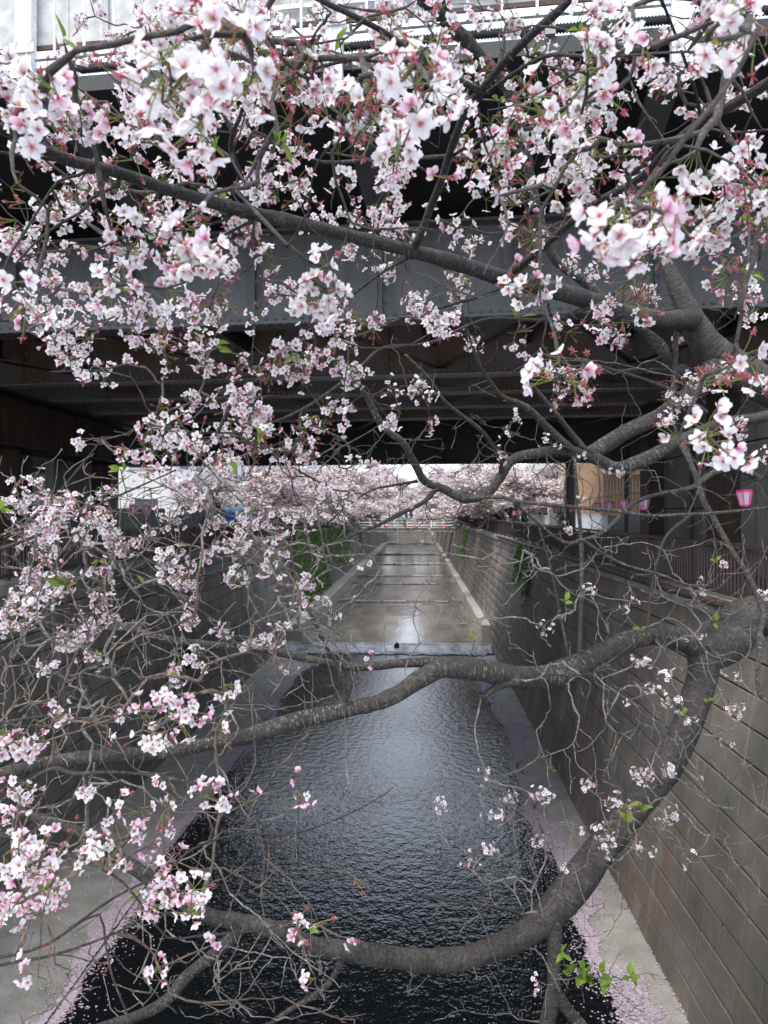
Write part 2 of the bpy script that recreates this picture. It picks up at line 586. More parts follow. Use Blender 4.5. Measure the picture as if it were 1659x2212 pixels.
# the weir: sloping apron of fast water
NX, NY = 60, 9
V = []
for j in range(NY):
    t = j / (NY - 1)
    for i in range(NX):
        x = LB - 0.4 + (RB - LB + 0.8) * i / (NX - 1)
        wob = 0.05 * math.sin(i * 1.7 + j) + 0.04 * math.sin(i * 0.6 - j * 1.3)
        V.append((x, WEIR + 0.12 - 1.0 * t + wob * t, 0.31 * (1 - t) ** 1.5 + 0.025 + 0.03 * wob))
F = [(j * NX + i, j * NX + i + 1, (j + 1) * NX + i + 1, (j + 1) * NX + i) for j in range(NY - 1) for i in range(NX - 1)]
M['apron'] = mat_water('weir_water', (0.05, 0.056, 0.058), 9.0, 0.6, 0.10, (1.0, 0.25, 1.0), (0.5, 0.53, 0.55))
tag(link('weir_water', mesh_arrays('weir_water', V, np.array(F), smooth=True), None, M['apron']), kind='structure')
sill = MB(); sill.box(((LB + RB) / 2, WEIR + 0.35, -0.17), (RB - LB + 0.8, 0.5, 0.9))
tag(sill.build('weir_sill', M['ledge']), 'concrete sill of the weir crossing the canal under the bridge', 'weir')
# foam curl at the foot of the apron
t = MB()
for i in range(700):
    x = random.uniform(LB + 0.4, RB - 0.4)
    t.box((x, WEIR - 0.95 + random.gauss(0, 0.2), 0.035), (random.uniform(0.05, 0.4), random.uniform(0.02, 0.07), 0.03), random.uniform(-0.2, 0.2))
tag(t.build('foam', M['foam']), kind='stuff')
# stone stuck in the weir
st = MB()
n0 = len(st.v)
ring = []
for k, (rr, zz) in enumerate(((0.12, 0.1), (0.14, 0.24), (0.09, 0.36), (0.03, 0.42))):
    for i in range(8):
        a = i * math.pi / 4
        q = rr * random.uniform(0.75, 1.25)
        ring.append((-1.1 + q * math.cos(a), WEIR - 0.25 + q * math.sin(a), zz))
st.add(ring, [(k * 8 + i, k * 8 + (i + 1) % 8, k * 8 + 8 + (i + 1) % 8, k * 8 + 8 + i) for k in range(3) for i in range(8)] + [tuple(range(24, 32))])
tag(st.build('stone', M['joint']), 'small dark stone caught on the lip of the weir in mid canal', 'stone')
# grating bars set in the bed above the weir
gr = empty('bed_grating', (-2.0, 50, 0.31))
for k in range(6):
    m_ = MB(); m_.box((0, k * 0.9, 0.0), (3.6, 0.07, 0.03)); m_.build('bar', M['shallow'], gr)
tag(gr, 'dark bars of a grating set in the shallow canal bed', 'grating')


# ledges (berms) along both walls below the weir
def ledge(name, xo, xi, zo, zi, y0, y1, label):
    V, F = [], []
    n = 110
    for i in range(n):
        y = y0 + (y1 - y0) * i / (n - 1)
        wob = 0.03 * math.sin(y * 1.9) + 0.025 * math.sin(y * 4.3 + 1)
        V += [(xo, y, zo), (xo + (xi - xo) * 0.5, y, (zo + zi) / 2 + 0.015), (xi + wob, y, zi), (xi + wob + (0.12 if xi > xo else -0.12), y, -0.5)]
    for i in range(n - 1):
        for k in range(3):
            a = i * 4 + k
            F.append((a, a + 1, a + 5, a + 4))
    F.append((4 * n - 4, 4 * n - 3, 4 * n - 2, 4 * n - 1))
    o = link(name, mesh_arrays(name, V, np.array(F)), None, M['ledge'])
    return tag(o, kind='structure')


ledge('ledge_right', RB + 0.25, 2.78, 0.16, 0.03, -40, 37.0, '')
ledge('ledge_left', LB - 0.25, -5.15, 0.30, 0.03, -40, 36.0, '')

# ------------------------------------------------------------------ canal walls of concrete blocks
chamfer_cache = {}


def block_mesh(L, h, m):
    key = (round(L, 3), round(h, 3), m.name)
    if key not in chamfer_cache:
        a, c, t = L / 2, h / 2, 0.014
        v = [(-a, 0, -c), (a, 0, -c), (a, 0, c), (-a, 0, c),
             (-a, 0.05, -c), (a, 0.05, -c), (a, 0.05, c), (-a, 0.05, c),
             (-a + t, 0.06, -c + t), (a - t, 0.06, -c + t), (a - t, 0.06, c - t), (-a + t, 0.06, c - t)]
        f = [(8, 9, 10, 11)]
        for i in range(4):
            j = (i + 1) % 4
            f += [(4 + i, 4 + j, 8 + j, 8 + i), (i, j, 4 + j, 4 + i)]
        me = bpy.data.meshes.new('concrete_block')
        me.from_pydata(v, [], f); me.update()
        me.materials.append(m)
        chamfer_cache[key] = (me, np.array(v), np.array(f))
    return chamfer_cache[key]


def canal_wall(name, xb, xt, zb, y0, y1, m, label, ncourse=13, L=1.2, keep=None):
    root = empty(name, (xb, y0, zb))
    tag(root, label, 'canal wall', kind='thing')
    s = Vector((xt - xb, 0, TOP - 0.22 - zb)); S = s.length; s.normalize()
    sgn = -1 if xt > xb else 1           # canal side
    yv = Vector((0, -sgn, 0)).normalized()
    nv = s.cross(yv) if False else Vector((sgn * s.z, 0, -sgn * s.x))
    yv = nv.cross(s)                      # right handed: yv x nv = s
    h = S / ncourse
    back = MB()
    o0 = Vector((xb, 0, zb)) - nv * 0.05
    lo = o0 - s * 1.0; hi = o0 + s * S
    back.quad((lo.x, y0, lo.z), (lo.x, y1, lo.z), (hi.x, y1, hi.z), (hi.x, y0, hi.z))
    wpar(back.build('backing', M['joint']), root)
    items = []
    for k in range(ncourse):
        y = y0 - (0.0 if k % 2 else L / 2)
        while y < y1:
            items.append((y + L / 2, k)); y += L
    items.sort(key=lambda q: (q[0] ** 2 + 9 * (q[1] - 6) ** 2 * 0.05))
    if keep: near = [q for q in items if q[0] > keep]; items = near
    ac = AC()
    for n, (y, k) in enumerate(items):
        me, v, f = block_mesh(L - 0.020, h - 0.022, m)
        c = Vector((xb, y, zb)) + s * (h * (k + 0.5)) + nv * (random.uniform(-0.012, 0.006) - 0.055)
        Mx = Matrix((( yv.x, nv.x, s.x, c.x), (yv.y, nv.y, s.y, c.y), (yv.z, nv.z, s.z, c.z), (0, 0, 0, 1)))
        if n < 300:
            o = link('concrete_block', me)
            o.parent = root
            o.matrix_parent_inverse = Matrix.Translation(-Vector(root.location))
            o.matrix_basis = Mx
        else:
            A = np.array(Mx)
            ac.add(v @ A[:3, :3].T + A[:3, 3], f)
    o = wpar(link('far_concrete_blocks', ac.mesh('far_concrete_blocks', m)), root)
    o['kind'] = 'stuff'
    # coping along the top in lengths
    y = y0; i = 0
    while y < y1:
        ln = 3.0 if y < 70 else 12.0
        cp = MB(); cp.bevbox((0, 0, 0), (0.42, ln - 0.02, 0.24), 0.02)
        o = cp.build('coping', M['concrete'])
        o.location = (xt - sgn * 0.10, y + ln / 2, TOP - 0.10)
        wpar(o, root)
        y += ln
    return root


canal_wall('canal_wall', RB, RT, 0.10, 4.0, 170, M['block_r'], 'stained brown block retaining wall rising on the right of the canal', keep=7.5)
canal_wall('canal_wall', LB, LT, 0.15, 7.0, 170, M['block_l'], 'dark grey block retaining wall along the left of the canal', keep=11.0)
# pale footings along the shallow reach
for xx, nm, fw in ((LB + 0.32, 'left', 0.9), (RB - 0.12, 'right', 0.5)):
    f_ = MB(); f_.bevbox((xx, 104, 0.65), (fw, 128, 1.0), 0.03)
    tag(f_.build('wall_footing', M['pale_concrete']), 'pale concrete footing along the foot of the %s canal wall past the weir' % nm, 'footing')
# drain outlet in the left wall
dr = MB()
for i in range(16):
    pass
dc = Vector((-7.05, 23.0, 2.6))
ro, ri, n = 0.34, 0.26, 20
v = []
for (rr, xx) in ((ro, 0.0), (ro, 0.12), (ri, 0.12), (ri, -0.3)):
    for i in range(n):
        a = 2 * math.pi * i / n
        v.append((dc.x + xx, dc.y + rr * math.cos(a), dc.z + rr * math.sin(a)))
dr.add(v, [(k * n + i, k * n + (i + 1) % n, k * n + n + (i + 1) % n, k * n + n + i) for k in range(3) for i in range(n)] + [tuple(range(3 * n, 4 * n))])
tag(dr.build('drain_pipe', M['joint']), 'round dark drain outlet in the left canal wall', 'drain pipe')

# ------------------------------------------------------------------ petals drifted on the ledge edges and the water
def petal_strip(name, pts_fn, n, size, label):
    base = np.array([(-0.5, -0.35, 0), (0.5, -0.25, 0), (0.45, 0.3, 0.05), (-0.4, 0.4, 0.02)])
    th = rng.random(n) * 6.28
    sz = size * rng.uniform(0.6, 1.25, n)
    c, s = np.cos(th) * sz, np.sin(th) * sz
    V = np.zeros((n, 4, 3))
    pts = pts_fn(n)
    V[:, :, 0] = pts[:, None, 0] + base[None, :, 0] * c[:, None] - base[None, :, 1] * s[:, None]
    V[:, :, 1] = pts[:, None, 1] + base[None, :, 0] * s[:, None] + base[None, :, 1] * c[:, None]
    V[:, :, 2] = pts[:, None, 2] + base[None, :, 2] * size * 0.6 + rng.uniform(0, 0.008, n)[:, None]
    F = np.arange(4 * n).reshape(n, 4)
    cc = np.array((0.56, 0.48, 0.555)) * rng.uniform(0.65, 1.2, (n, 1)) + rng.normal(0, 0.015, (n, 3))
    me = mesh_arrays(name, V.reshape(-1, 3), F, np.repeat(np.clip(cc, 0, 1), 4, axis=0))
    o = link(name, me, None, M['far_petal'])
    return tag(o, label, 'petals', None, 'stuff')


def edge_r(y):
    return 2.62 + 0.13 * np.sin(y * 0.55 + 0.6) + 0.08 * np.sin(y * 1.37) + 0.04 * np.sin(y * 4.1)


def edge_l(y):
    return -5.05 + 0.12 * np.sin(y * 0.5 + 2) + 0.07 * np.sin(y * 1.5) + 0.04 * np.sin(y * 3.7)


def raft(y, ph):
    return np.clip(0.34 + 0.16 * np.sin(y * 0.83 + ph) + 0.10 * np.sin(y * 2.3 + 2 * ph) + 0.06 * np.sin(y * 6.1), 0.10, 0.8)


def pr(n):
    y = 8 + 29 * rng.random(n) ** 0.95
    u = rng.random(n)
    x = edge_r(y) + raft(y, 0.4) * np.where(y < 15, 1.5, 1.0) * u ** 0.8 + rng.normal(0, 0.025, n)
    k = rng.random(n)
    x = np.where(k < 0.09, RB + 0.06 - np.abs(rng.normal(0, 0.03, n)), x)
    x = np.where((k > 0.09) & (k < 0.12), edge_r(y) - np.abs(rng.exponential(0.14, n)), x)
    x = np.where((k > 0.12) & (k < 0.15), edge_r(y) + raft(y, 0.4) + np.abs(rng.exponential(0.12, n)), x)
    x = np.minimum(x, RB + 0.05)
    z = np.where(x > 2.70, 0.035 + np.maximum(x - 2.78, 0) / 1.09 * 0.13 + 0.020, 0.012)
    return np.stack([x, y, z], 1)


def pl(n):
    y = 9 + 27 * rng.random(n) ** 0.95
    x = edge_l(y) - 1.15 * raft(y, 2.2) * rng.random(n) ** 0.8 + rng.normal(0, 0.025, n)
    k = rng.random(n)
    x = np.where(k < 0.03, edge_l(y) + np.abs(rng.exponential(0.14, n)), x)
    x = np.where((k > 0.03) & (k < 0.06), edge_l(y) - raft(y, 2.2) - np.abs(rng.exponential(0.15, n)), x)
    z = np.where(x < -5.08, 0.035 + np.maximum(-5.15 - x, 0) / 1.95 * 0.27 + 0.020, 0.012)
    return np.stack([x, y, z], 1)


def pw(n):
    y = 8 + 22 * rng.random(n) ** 1.3
    k = rng.random(n)
    x = np.where(k < 0.5, edge_l(y) + rng.exponential(0.7, n), edge_r(y) - rng.exponential(0.6, n))
    return np.stack([x, y, np.full(n, 0.008)], 1)


petal_strip('fallen_petals', pr, 56000, 0.033, 'pale pink petals drifted along the edge of the right ledge')
petal_strip('fallen_petals', pl, 60000, 0.033, 'pale pink petals drifted along the edge of the left ledge')
petal_strip('floating_petals', pw, 1300, 0.022, 'scattered pale petals floating on the dark canal water')

# ------------------------------------------------------------------ railway bridge
BR_A = R(-5.4)
bridge = empty('railway_bridge', (0.0, 13.75, 0.0), BR_A)
tag(bridge, 'dark riveted steel railway bridge on plate girders spanning the canal', 'bridge')
X0, X1 = -30.0, 20.0


def plate_girder(y, zb, zt, mat, fl=0.46, step=2.35, rivet=0.17, name='girder', rv=0.022, xoff=0.0, under=False):
    wb = MB(); wb.box(((X0 + X1) / 2, y, (zb + zt) / 2), (X1 - X0, 0.03, zt - zb - 0.01))
    o = wb.build(name, mat, bridge)
    for zz, th in ((zb, 0.05), (zt, 0.05)):
        f_ = MB(); f_.box(((X0 + X1) / 2, y, zz + (0.025 if zz == zb else -0.025)), (X1 - X0, fl, th)); f_.build('flange', M['flange'] if mat is M['rust'] else mat, o)
    f_ = MB(); f_.box(((X0 + X1) / 2, y - 0.035, zb + 0.13), (X1 - X0, 0.03, 0.16)); f_.build('flange_angle', mat, o)
    stiff = MB(); stiff.box((0, -0.09, (zb + zt) / 2), (0.02, 0.15, zt - zb - 0.12)); stiff.box((0.045, -0.03, (zb + zt) / 2), (0.09, 0.02, zt - zb - 0.36))
    me = stiff.mesh('stiffener', mat)
    x = X0 + 0.7 + xoff
    while x < X1:
        s_ = link('stiffener', me, o); s_.location = (x, y, 0); x += step
    rb = MB()
    x = -13.0
    while x < 11.0:
        rb.dome((x, y - 0.05, zb + 0.13), rv, (0, -1, 0))
        if under:
            for yy in (-fl / 2 + 0.05, fl / 2 - 0.05):
                rb.dome((x + 0.05, y + yy, zb), rv * 1.2, (0, 0, -1))
        x += rivet
    x = X0 + 0.7 + xoff
    while x < X1:
        if -13 < x < 11:
            z = zb + 0.35
            while z < zt - 0.15:
                rb.dome((x + 0.055, y - 0.042, z), rv, (0, -1, 0)); z += rivet * 1.6
        x += step
    r_ = rb.build('rivets', M['flange'] if mat is M['rust'] else mat, o); r_['kind'] = 'stuff'  # rivet heads of the inner girders carry a painted highlight tone
    return o


plate_girder(0.0, 10.40, 12.12, M['steel'], 0.50, under=True, xoff=0.45, rv=0.032)
plate_girder(5.7, 10.42, 12.1, M['rust'], 0.42, 2.0, under=True, rivet=0.17, rv=0.036)
plate_girder(8.6, 10.42, 12.1, M['rust'], 0.42, 2.0, under=True, rivet=0.17, rv=0.036, xoff=0.9)
plate_girder(11.6, 10.42, 12.1, M['rust'], 0.42, 2.0, under=True, rivet=0.17, rv=0.036, xoff=0.4)
plate_girder(14.6, 10.42, 12.1, M['rust'], 0.42, 2.0, under=True, rivet=0.17, rv=0.036, xoff=1.4)
plate_girder(20.3, 9.13, 12.1, M['steel_dark'], 0.6, 2.6, under=True, rivet=0.2, rv=0.03)  # rear girder: shade under the deck painted in as dark steel
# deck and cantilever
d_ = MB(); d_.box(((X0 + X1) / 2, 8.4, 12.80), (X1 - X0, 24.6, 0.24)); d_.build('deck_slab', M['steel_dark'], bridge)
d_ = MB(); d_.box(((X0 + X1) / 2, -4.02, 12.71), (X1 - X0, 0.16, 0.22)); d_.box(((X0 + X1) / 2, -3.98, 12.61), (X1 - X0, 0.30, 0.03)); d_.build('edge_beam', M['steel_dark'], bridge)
bk = MB()
# tapered cantilever bracket: web and a sloping soffit plate
bk.add([(-.012, 0, 11.75), (.012, 0, 11.75), (.012, 0, 12.66), (-.012, 0, 12.66), (-.012, -3.9, 12.45), (.012, -3.9, 12.45), (.012, -3.9, 12.66), (-.012, -3.9, 12.66)],
       [(0, 3, 7, 4), (1, 5, 6, 2), (4, 7, 6, 5)])
bk.add([(-.19, -0.02, 11.73), (.19, -0.02, 11.73), (.19, -3.9, 12.43), (-.19, -3.9, 12.43), (-.19, -0.02, 11.76), (.19, -0.02, 11.76), (.19, -3.9, 12.46), (-.19, -3.9, 12.46)],
       [(0, 1, 2, 3), (4, 7, 6, 5), (0, 3, 7, 4), (1, 5, 6, 2), (3, 2, 6, 7)])
bme = bk.mesh('cantilever_bracket', M['steel'])
for k in range(-6, 5):
    o = link('cantilever_bracket', bme, bridge); o.location = (3.45 + 4.0 * k, 0, 0)
# cross frames and lateral bracing seen from below
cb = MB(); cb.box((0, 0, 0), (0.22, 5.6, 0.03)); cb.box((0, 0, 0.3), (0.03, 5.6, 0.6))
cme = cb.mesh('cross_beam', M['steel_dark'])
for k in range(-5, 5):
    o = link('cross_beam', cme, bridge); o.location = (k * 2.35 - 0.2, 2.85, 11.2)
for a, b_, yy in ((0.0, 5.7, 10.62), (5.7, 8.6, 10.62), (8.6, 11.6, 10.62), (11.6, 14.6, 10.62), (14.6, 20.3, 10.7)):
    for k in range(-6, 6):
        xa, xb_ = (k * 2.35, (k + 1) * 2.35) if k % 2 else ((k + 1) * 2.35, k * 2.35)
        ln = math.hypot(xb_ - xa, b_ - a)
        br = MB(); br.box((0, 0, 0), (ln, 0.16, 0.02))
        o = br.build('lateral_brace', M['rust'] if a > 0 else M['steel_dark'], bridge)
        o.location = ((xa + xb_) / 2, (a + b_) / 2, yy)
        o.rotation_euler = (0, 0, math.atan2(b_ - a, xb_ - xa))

# ---- noise barrier on the edge of the deck
fence = empty('noise_barrier', (0.0, 13.75, 0.0), BR_A)
tag(fence, 'white steel noise barrier with pale panels along the top of the railway bridge', 'barrier')
FY = -4.16
post = MB()
post.box((-0.06, FY - 0.02, 14.3), (0.115, 0.13, 4.0)); post.box((0.06, FY - 0.02, 14.3), (0.115, 0.13, 4.0))
post.box((0, FY + 0.12, 14.4), (0.03, 0.14, 3.6))
pme = post.mesh('post', M['white'])
clip = MB()
clip.box((0, FY - 0.10, 13.16), (0.34, 0.03, 0.13))
for sx in (-0.07, 0.07): clip.dome((sx, FY - 0.115, 13.10), 0.02, (0, -1, 0), 8)
for sx in (-0.11, 0.09): clip.cyl((sx, FY - 0.13, 13.15), (sx + 0.06, FY - 0.13, 13.24), 0.008, 5)
clme = clip.mesh('clip_plate', M['white'])
pan = MB(); pan.box((0, FY + 0.13, 14.6), (0.98, 0.025, 2.64))
for q in range(2): pan.box((-0.24 + 0.48 * q, FY + 0.112, 14.6), (0.44, 0.012, 2.60))
pame = pan.mesh('panel', M['panel'])
stl = MB(); stl.box((0, FY + 0.09, 14.6), (0.085, 0.04, 2.66))
stme = stl.mesh('stile', M['roller'])
bolt = MB()
for zz in (13.36, 13.62, 13.9, 14.2): bolt.dome((0, FY + 0.07, zz), 0.02, (0, -1, 0), 6, 1.0)
bome = bolt.mesh('bolts', M['black'])
bar = MB(); bar.cyl((0, FY - 0.03, 13.05), (0, FY - 0.03, 15.9), 0.018, 8)
barme = bar.mesh('bar', M['white'])
PX = [-4.88 + 4.2 * k for k in range(-5, 6)]
for x in PX:
    o = link('post', pme, fence); o.location.x = x
    c = link('clip_plate', clme, o)
    for q in range(4):
        xx = x + 0.56 + 1.02 * q
        a = link('panel', pame, fence); a.location.x = xx
        a = link('stile', stme, fence); a.location.x = xx - 0.5
        e = link('bolts', bome, a)
    for q in range(9):
        a = link('bar', barme, fence); a.location.x = x + 0.42 + 0.42 * q
for zz, hh in ((13.10, 0.10),):
    m_ = MB(); m_.box(((X0 + X1) / 2, FY + 0.02, zz), (X1 - X0, 0.06, hh)); m_.build('rail', M['white'], fence)
for zz in (13.45, 13.62):
    m_ = MB(); m_.box((8.5, FY + 0.03, zz), (22.0, 0.05, 0.055)); m_.build('rail', M['white'], fence)
m_ = MB(); m_.box(((X0 + X1) / 2, FY + 0.10, 13.25), (X1 - X0, 0.06, 0.06)); m_.build('rail', M['rust_brown'], fence)
# corrugated cable conduit slung under the barrier
cd = empty('cable_conduit', (0.0, 13.75, 0.0), BR_A)
tag(cd, 'black corrugated cable conduit clamped below the white noise barrier', 'conduit')
npt = 2400
xs = np.linspace(-12, 12, npt)
pts = np.stack([xs, np.full(npt, FY + 0.12), 12.945 + 0.008 * np.sin(xs * 1.5)], 1)
rad = 0.055 + 0.007 * np.sign(np.sin(np.arange(npt) * math.pi / 2 + 0.3))
Vt, Ft, _ = tube(pts, rad, 10)
link('pipe', mesh_arrays('pipe', Vt, Ft), cd, M['black'])
cl = MB(); cl.box((0, FY + 0.10, 12.93), (0.13, 0.16, 0.20))
cme2 = cl.mesh('clamp', M['pale_concrete'])
for k in range(-6, 7):
    o = link('clamp', cme2, cd); o.location.x = -4.3 + 2.1 * k

# ------------------------------------------------------------------ piers and abutments under the bridge
# left portal: steel columns carrying a deep beam that runs along the bank
pier = empty('bridge_pier', (-12.2, 20.0, BANK))
tag(pier, 'rust streaked steel portal pier carrying the bridge on the left bank', 'pier')
m_ = MB(); m_.box((-12.2, 21.4, 9.58), (0.9, 17.4, 1.40)); wpar(m_.build('cap_beam', M['rust_brown']), pier)
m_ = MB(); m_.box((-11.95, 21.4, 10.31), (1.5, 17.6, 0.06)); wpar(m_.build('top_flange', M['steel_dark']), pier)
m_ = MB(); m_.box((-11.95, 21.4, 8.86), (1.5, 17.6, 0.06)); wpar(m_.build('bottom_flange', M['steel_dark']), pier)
for yy in (14.0, 21.9, 29.4):
    m_ = MB(); m_.box((-12.2, yy, BANK + 1.64), (0.75, 0.75, 3.26)); m_.box((-12.2, yy, BANK + 0.1), (1.1, 1.1, 0.2)); wpar(m_.build('column', M['rust_brown']), pier)
for k in range(11):
    m_ = MB(); m_.box((-11.7, 13.5 + 1.55 * k, 9.58), (0.12, 0.03, 1.34)); wpar(m_.build('stiffener', M['rust_brown']), pier)
lw = MB(); lw.box((-13.4, 18.6, 7.2), (0.3, 14.4, 3.3))  # added wall, shuts off light reaching the pier from the open left
tag(lw.build('panel_wall', M['steel_dark']), 'dark sheet wall added to block light behind the near part of the left bridge pier', 'wall')
lw = MB(); lw.box((-13.4, 29.4, 7.2), (0.3, 4.2, 3.3))
tag(lw.build('panel_wall', M['concrete']), 'plain grey panel wall behind the left bridge pier', 'wall')
# shed glimpsed under the left side of the bridge
sh = empty('shed', (-16, 17.5, BANK))
tag(sh, 'small white walled shed with a dark roof under the left side of the bridge', 'shed')
m_ = MB(); m_.box((-17.6, 31.5, 7.1), (3.4, 3.0, 3.1)); wpar(m_.build('wall', M['plaster']), sh)
m_ = MB(); m_.box((-17.6, 31.5, 8.73), (3.8, 3.4, 0.16)); wpar(m_.build('roof', M['steel_dark']), sh)
m_ = MB(); m_.box((-16.9, 29.98, 6.7), (0.8, 0.05, 1.0)); wpar(m_.build('window', M['glass']), sh)

# right abutment
ab = empty('bridge_abutment', (7.2, 19.0, BANK))
tag(ab, 'grey concrete abutment with brown steel columns under the right end of the bridge', 'abutment')
m_ = MB(); m_.box((7.75, 18.6, 7.97), (0.5, 11.4, 4.84)); wpar(m_.build('wall', M['concrete']), ab)
for yy in (11.6, 18.6, 24.2):
    m_ = MB(); m_.box((7.25, yy, BANK + 2.4), (0.46, 0.7, 4.8)); m_.box((7.02, yy, BANK + 2.4), (0.03, 0.95, 4.78)); wpar(m_.build('column', M['rust_brown']), ab)
for zz in (7.1, 8.6):
    m_ = MB(); m_.box((7.49, 18.6, zz), (0.03, 11.3, 0.03)); wpar(m_.build('joint', M['joint']), ab)
for yy in (14.2, 16.9, 21.2):
    m_ = MB(); m_.cyl((7.46, yy, 8.1), (7.52, yy, 8.1), 0.05, 10); wpar(m_.build('tie_hole', M['joint']), ab)
m_ = MB(); m_.cyl((7.3, 20.9, BANK), (7.3, 20.9, 10.3), 0.05, 10)
tag(m_.build('downpipe', M['rust_brown']), 'thin brown downpipe standing against the right abutment wall', 'downpipe')
sg = empty('notice_sign', (7.46, 14.6, 7.0))
tag(sg, 'small white notice sign with a red band on the right abutment wall', 'sign')
m_ = MB(); m_.box((7.455, 15.2, 6.75), (0.03, 1.0, 0.42)); wpar(m_.build('board', M['white']), sg)
m_ = MB(); m_.box((7.437, 15.2, 6.61), (0.02, 0.94, 0.10)); wpar(m_.build('red_band', M['pink']), sg)

# ------------------------------------------------------------------ railings on the canal walls
def railing(name, x, y0, y1, label, step, ynear, z0=TOP + 0.02, h=0.80):
    root = empty(name, (x, y0, z0)); tag(root, label, 'railing')
    def put(mb, nm):
        o = mb.build(nm, M['rail']); wpar(o, root); return o
    L = y1 - y0
    put(MB().box((x, (y0 + y1) / 2, z0 + h), (0.10, L, 0.06)), 'top_rail')
    put(MB().box((x, (y0 + y1) / 2, z0 + 0.10), (0.06, L, 0.05)), 'bottom_rail')
    pm = MB().box((0, 0, 0), (0.09, 0.09, h + 0.02)).mesh('post', M['rail'])
    y = y0
    while y < y1:
        o = link('post', pm); o.location = (x, y, z0 + h / 2); wpar(o, root); y += 2.0
    bm = MB().box((0, 0, 0), (0.026, 0.026, h - 0.14)).mesh('bar', M['rail'])
    far = MB()
    y = y0 + step; i = 0
    while y < y1:
        if abs((y - y0) % 2.0) > 0.06:
            if y < ynear and i < 290:
                o = link('bar', bm); o.location = (x, y, z0 + h / 2 + 0.02); wpar(o, root); i += 1
            else:
                far.box((x, y, z0 + h / 2 + 0.02), (0.026, 0.026, h - 0.14))
        y += step
    o = put(far, 'far_bars'); o['kind'] = 'stuff'
    return root


railing('railing', RT + 0.12, 8.8, 92.0, 'brown metal railing along the top of the right canal wall', 0.13, 40)
railing('railing', LT - 0.12, 12.0, 92.0, 'dark brown metal railing along the top of the left canal wall', 0.13, 40)
m_ = MB(); m_.cyl((RT - 0.16, 8.0, TOP + 0.0), (RT - 0.16, 42.0, TOP + 0.0), 0.07, 10)
tag(m_.build('service_pipe', M['rust_brown']), 'brown service pipe running along the right wall below the railing', 'pipe')

# ------------------------------------------------------------------ lanterns
def lantern_meshes():
    n = 6
    prof = [(0.075, -0.15), (0.085, -0.125), (0.135, 0.11), (0.15, 0.15)]
    def ring(z, r): return [(r * math.cos(2 * math.pi * (i + .5) / n), r * math.sin(2 * math.pi * (i + .5) / n), z) for i in range(n)]
    def frust(z0, r0, z1, r1, m, nm):
        b_ = MB(); b_.add(ring(z0, r0) + ring(z1, r1), [(i, (i + 1) % n, n + (i + 1) % n, n + i) for i in range(n)] + [tuple(range(n))[::-1], tuple(range(n, 2 * n))])
        return b_.mesh(nm, m)
    body = frust(-0.125, 0.082, 0.11, 0.132, M['paper'], 'paper_body')
    topb = frust(0.11, 0.136, 0.155, 0.146, M['pink'], 'top_band')
    botb = frust(-0.155, 0.076, -0.12, 0.086, M['pink'], 'bottom_band')
    rib = MB()
    a, c = ring(-0.13, 0.086), ring(0.12, 0.138)
    for i in range(n): rib.cyl(a[i], c[i], 0.016, 4)
    ribs = rib.mesh('edge_ribs', M['pink'])
    hook = MB().cyl((0, 0, 0.15), (0, 0, 0.25), 0.006, 5).mesh('hook', M['black'])
    return [('paper_body', body), ('top_band', topb), ('bottom_band', botb), ('edge_ribs', ribs), ('hook', hook)]


LM = lantern_meshes()
ORD = ['first', 'second', 'third', 'fourth', 'fifth', 'sixth', 'seventh', 'eighth', 'ninth', 'tenth', 'eleventh', 'twelfth', 'thirteenth', 'fourteenth', 'fifteenth',
       'sixteenth', 'seventeenth', 'eighteenth', 'nineteenth', 'twentieth', 'twenty-first', 'twenty-second']


def lantern_row(x, ys, z0, z1, label, group, wlabel, ya, yb):
    for i, y in enumerate(ys):
        t = (y - ys[0]) / (ys[-1] - ys[0])
        o = empty('paper_lantern', (x + random.uniform(-.04, .04), y, z0 + (z1 - z0) * t + random.uniform(-.02, .02)), random.uniform(0, 1))
        o.rotation_euler = (random.uniform(-.08, .08), random.uniform(-.08, .08), random.uniform(0, 1))
        o.scale = (0.82,) * 3
        for nm, me in LM: link(nm, me, o)
        tag(o, label % ORD[i], 'lantern', group)
    n = 60
    yy = np.linspace(ya, yb, n)
    zz = z0 + (z1 - z0) * (yy - ys[0]) / (ys[-1] - ys[0]) + 0.27
    Vt, Ft, _ = tube(np.stack([np.full(n, x), yy, zz], 1), np.full(n, 0.008), 5)
    tag(link('lantern_wire', mesh_arrays('lantern_wire', Vt, Ft), None, M['black']), wlabel, 'wire')


lantern_row(4.95, [11.9, 17.0, 18.7, 20.3, 21.7, 25.3, 26.6, 28.0, 30.4, 32.6, 34.6, 37.5, 40.2, 46.5, 54.0, 62], 7.22, 6.75,
            '%s pink and white lantern from the near end of the right bank row', 'pink lanterns strung along the right bank', 'thin black wire holding the pink lanterns of the right bank', 9, 70)
lantern_row(-7.9, [20.9, 22.0, 26.0, 33.5, 35.2, 37.6, 40.6, 43, 45.5, 48, 58, 61, 65, 72, 80], 7.06, 6.62,
            '%s pink and white lantern from the near end of the left bank row', 'pink lanterns strung along the left bank', 'thin black wire holding the pink lanterns of the left bank', 16, 90)

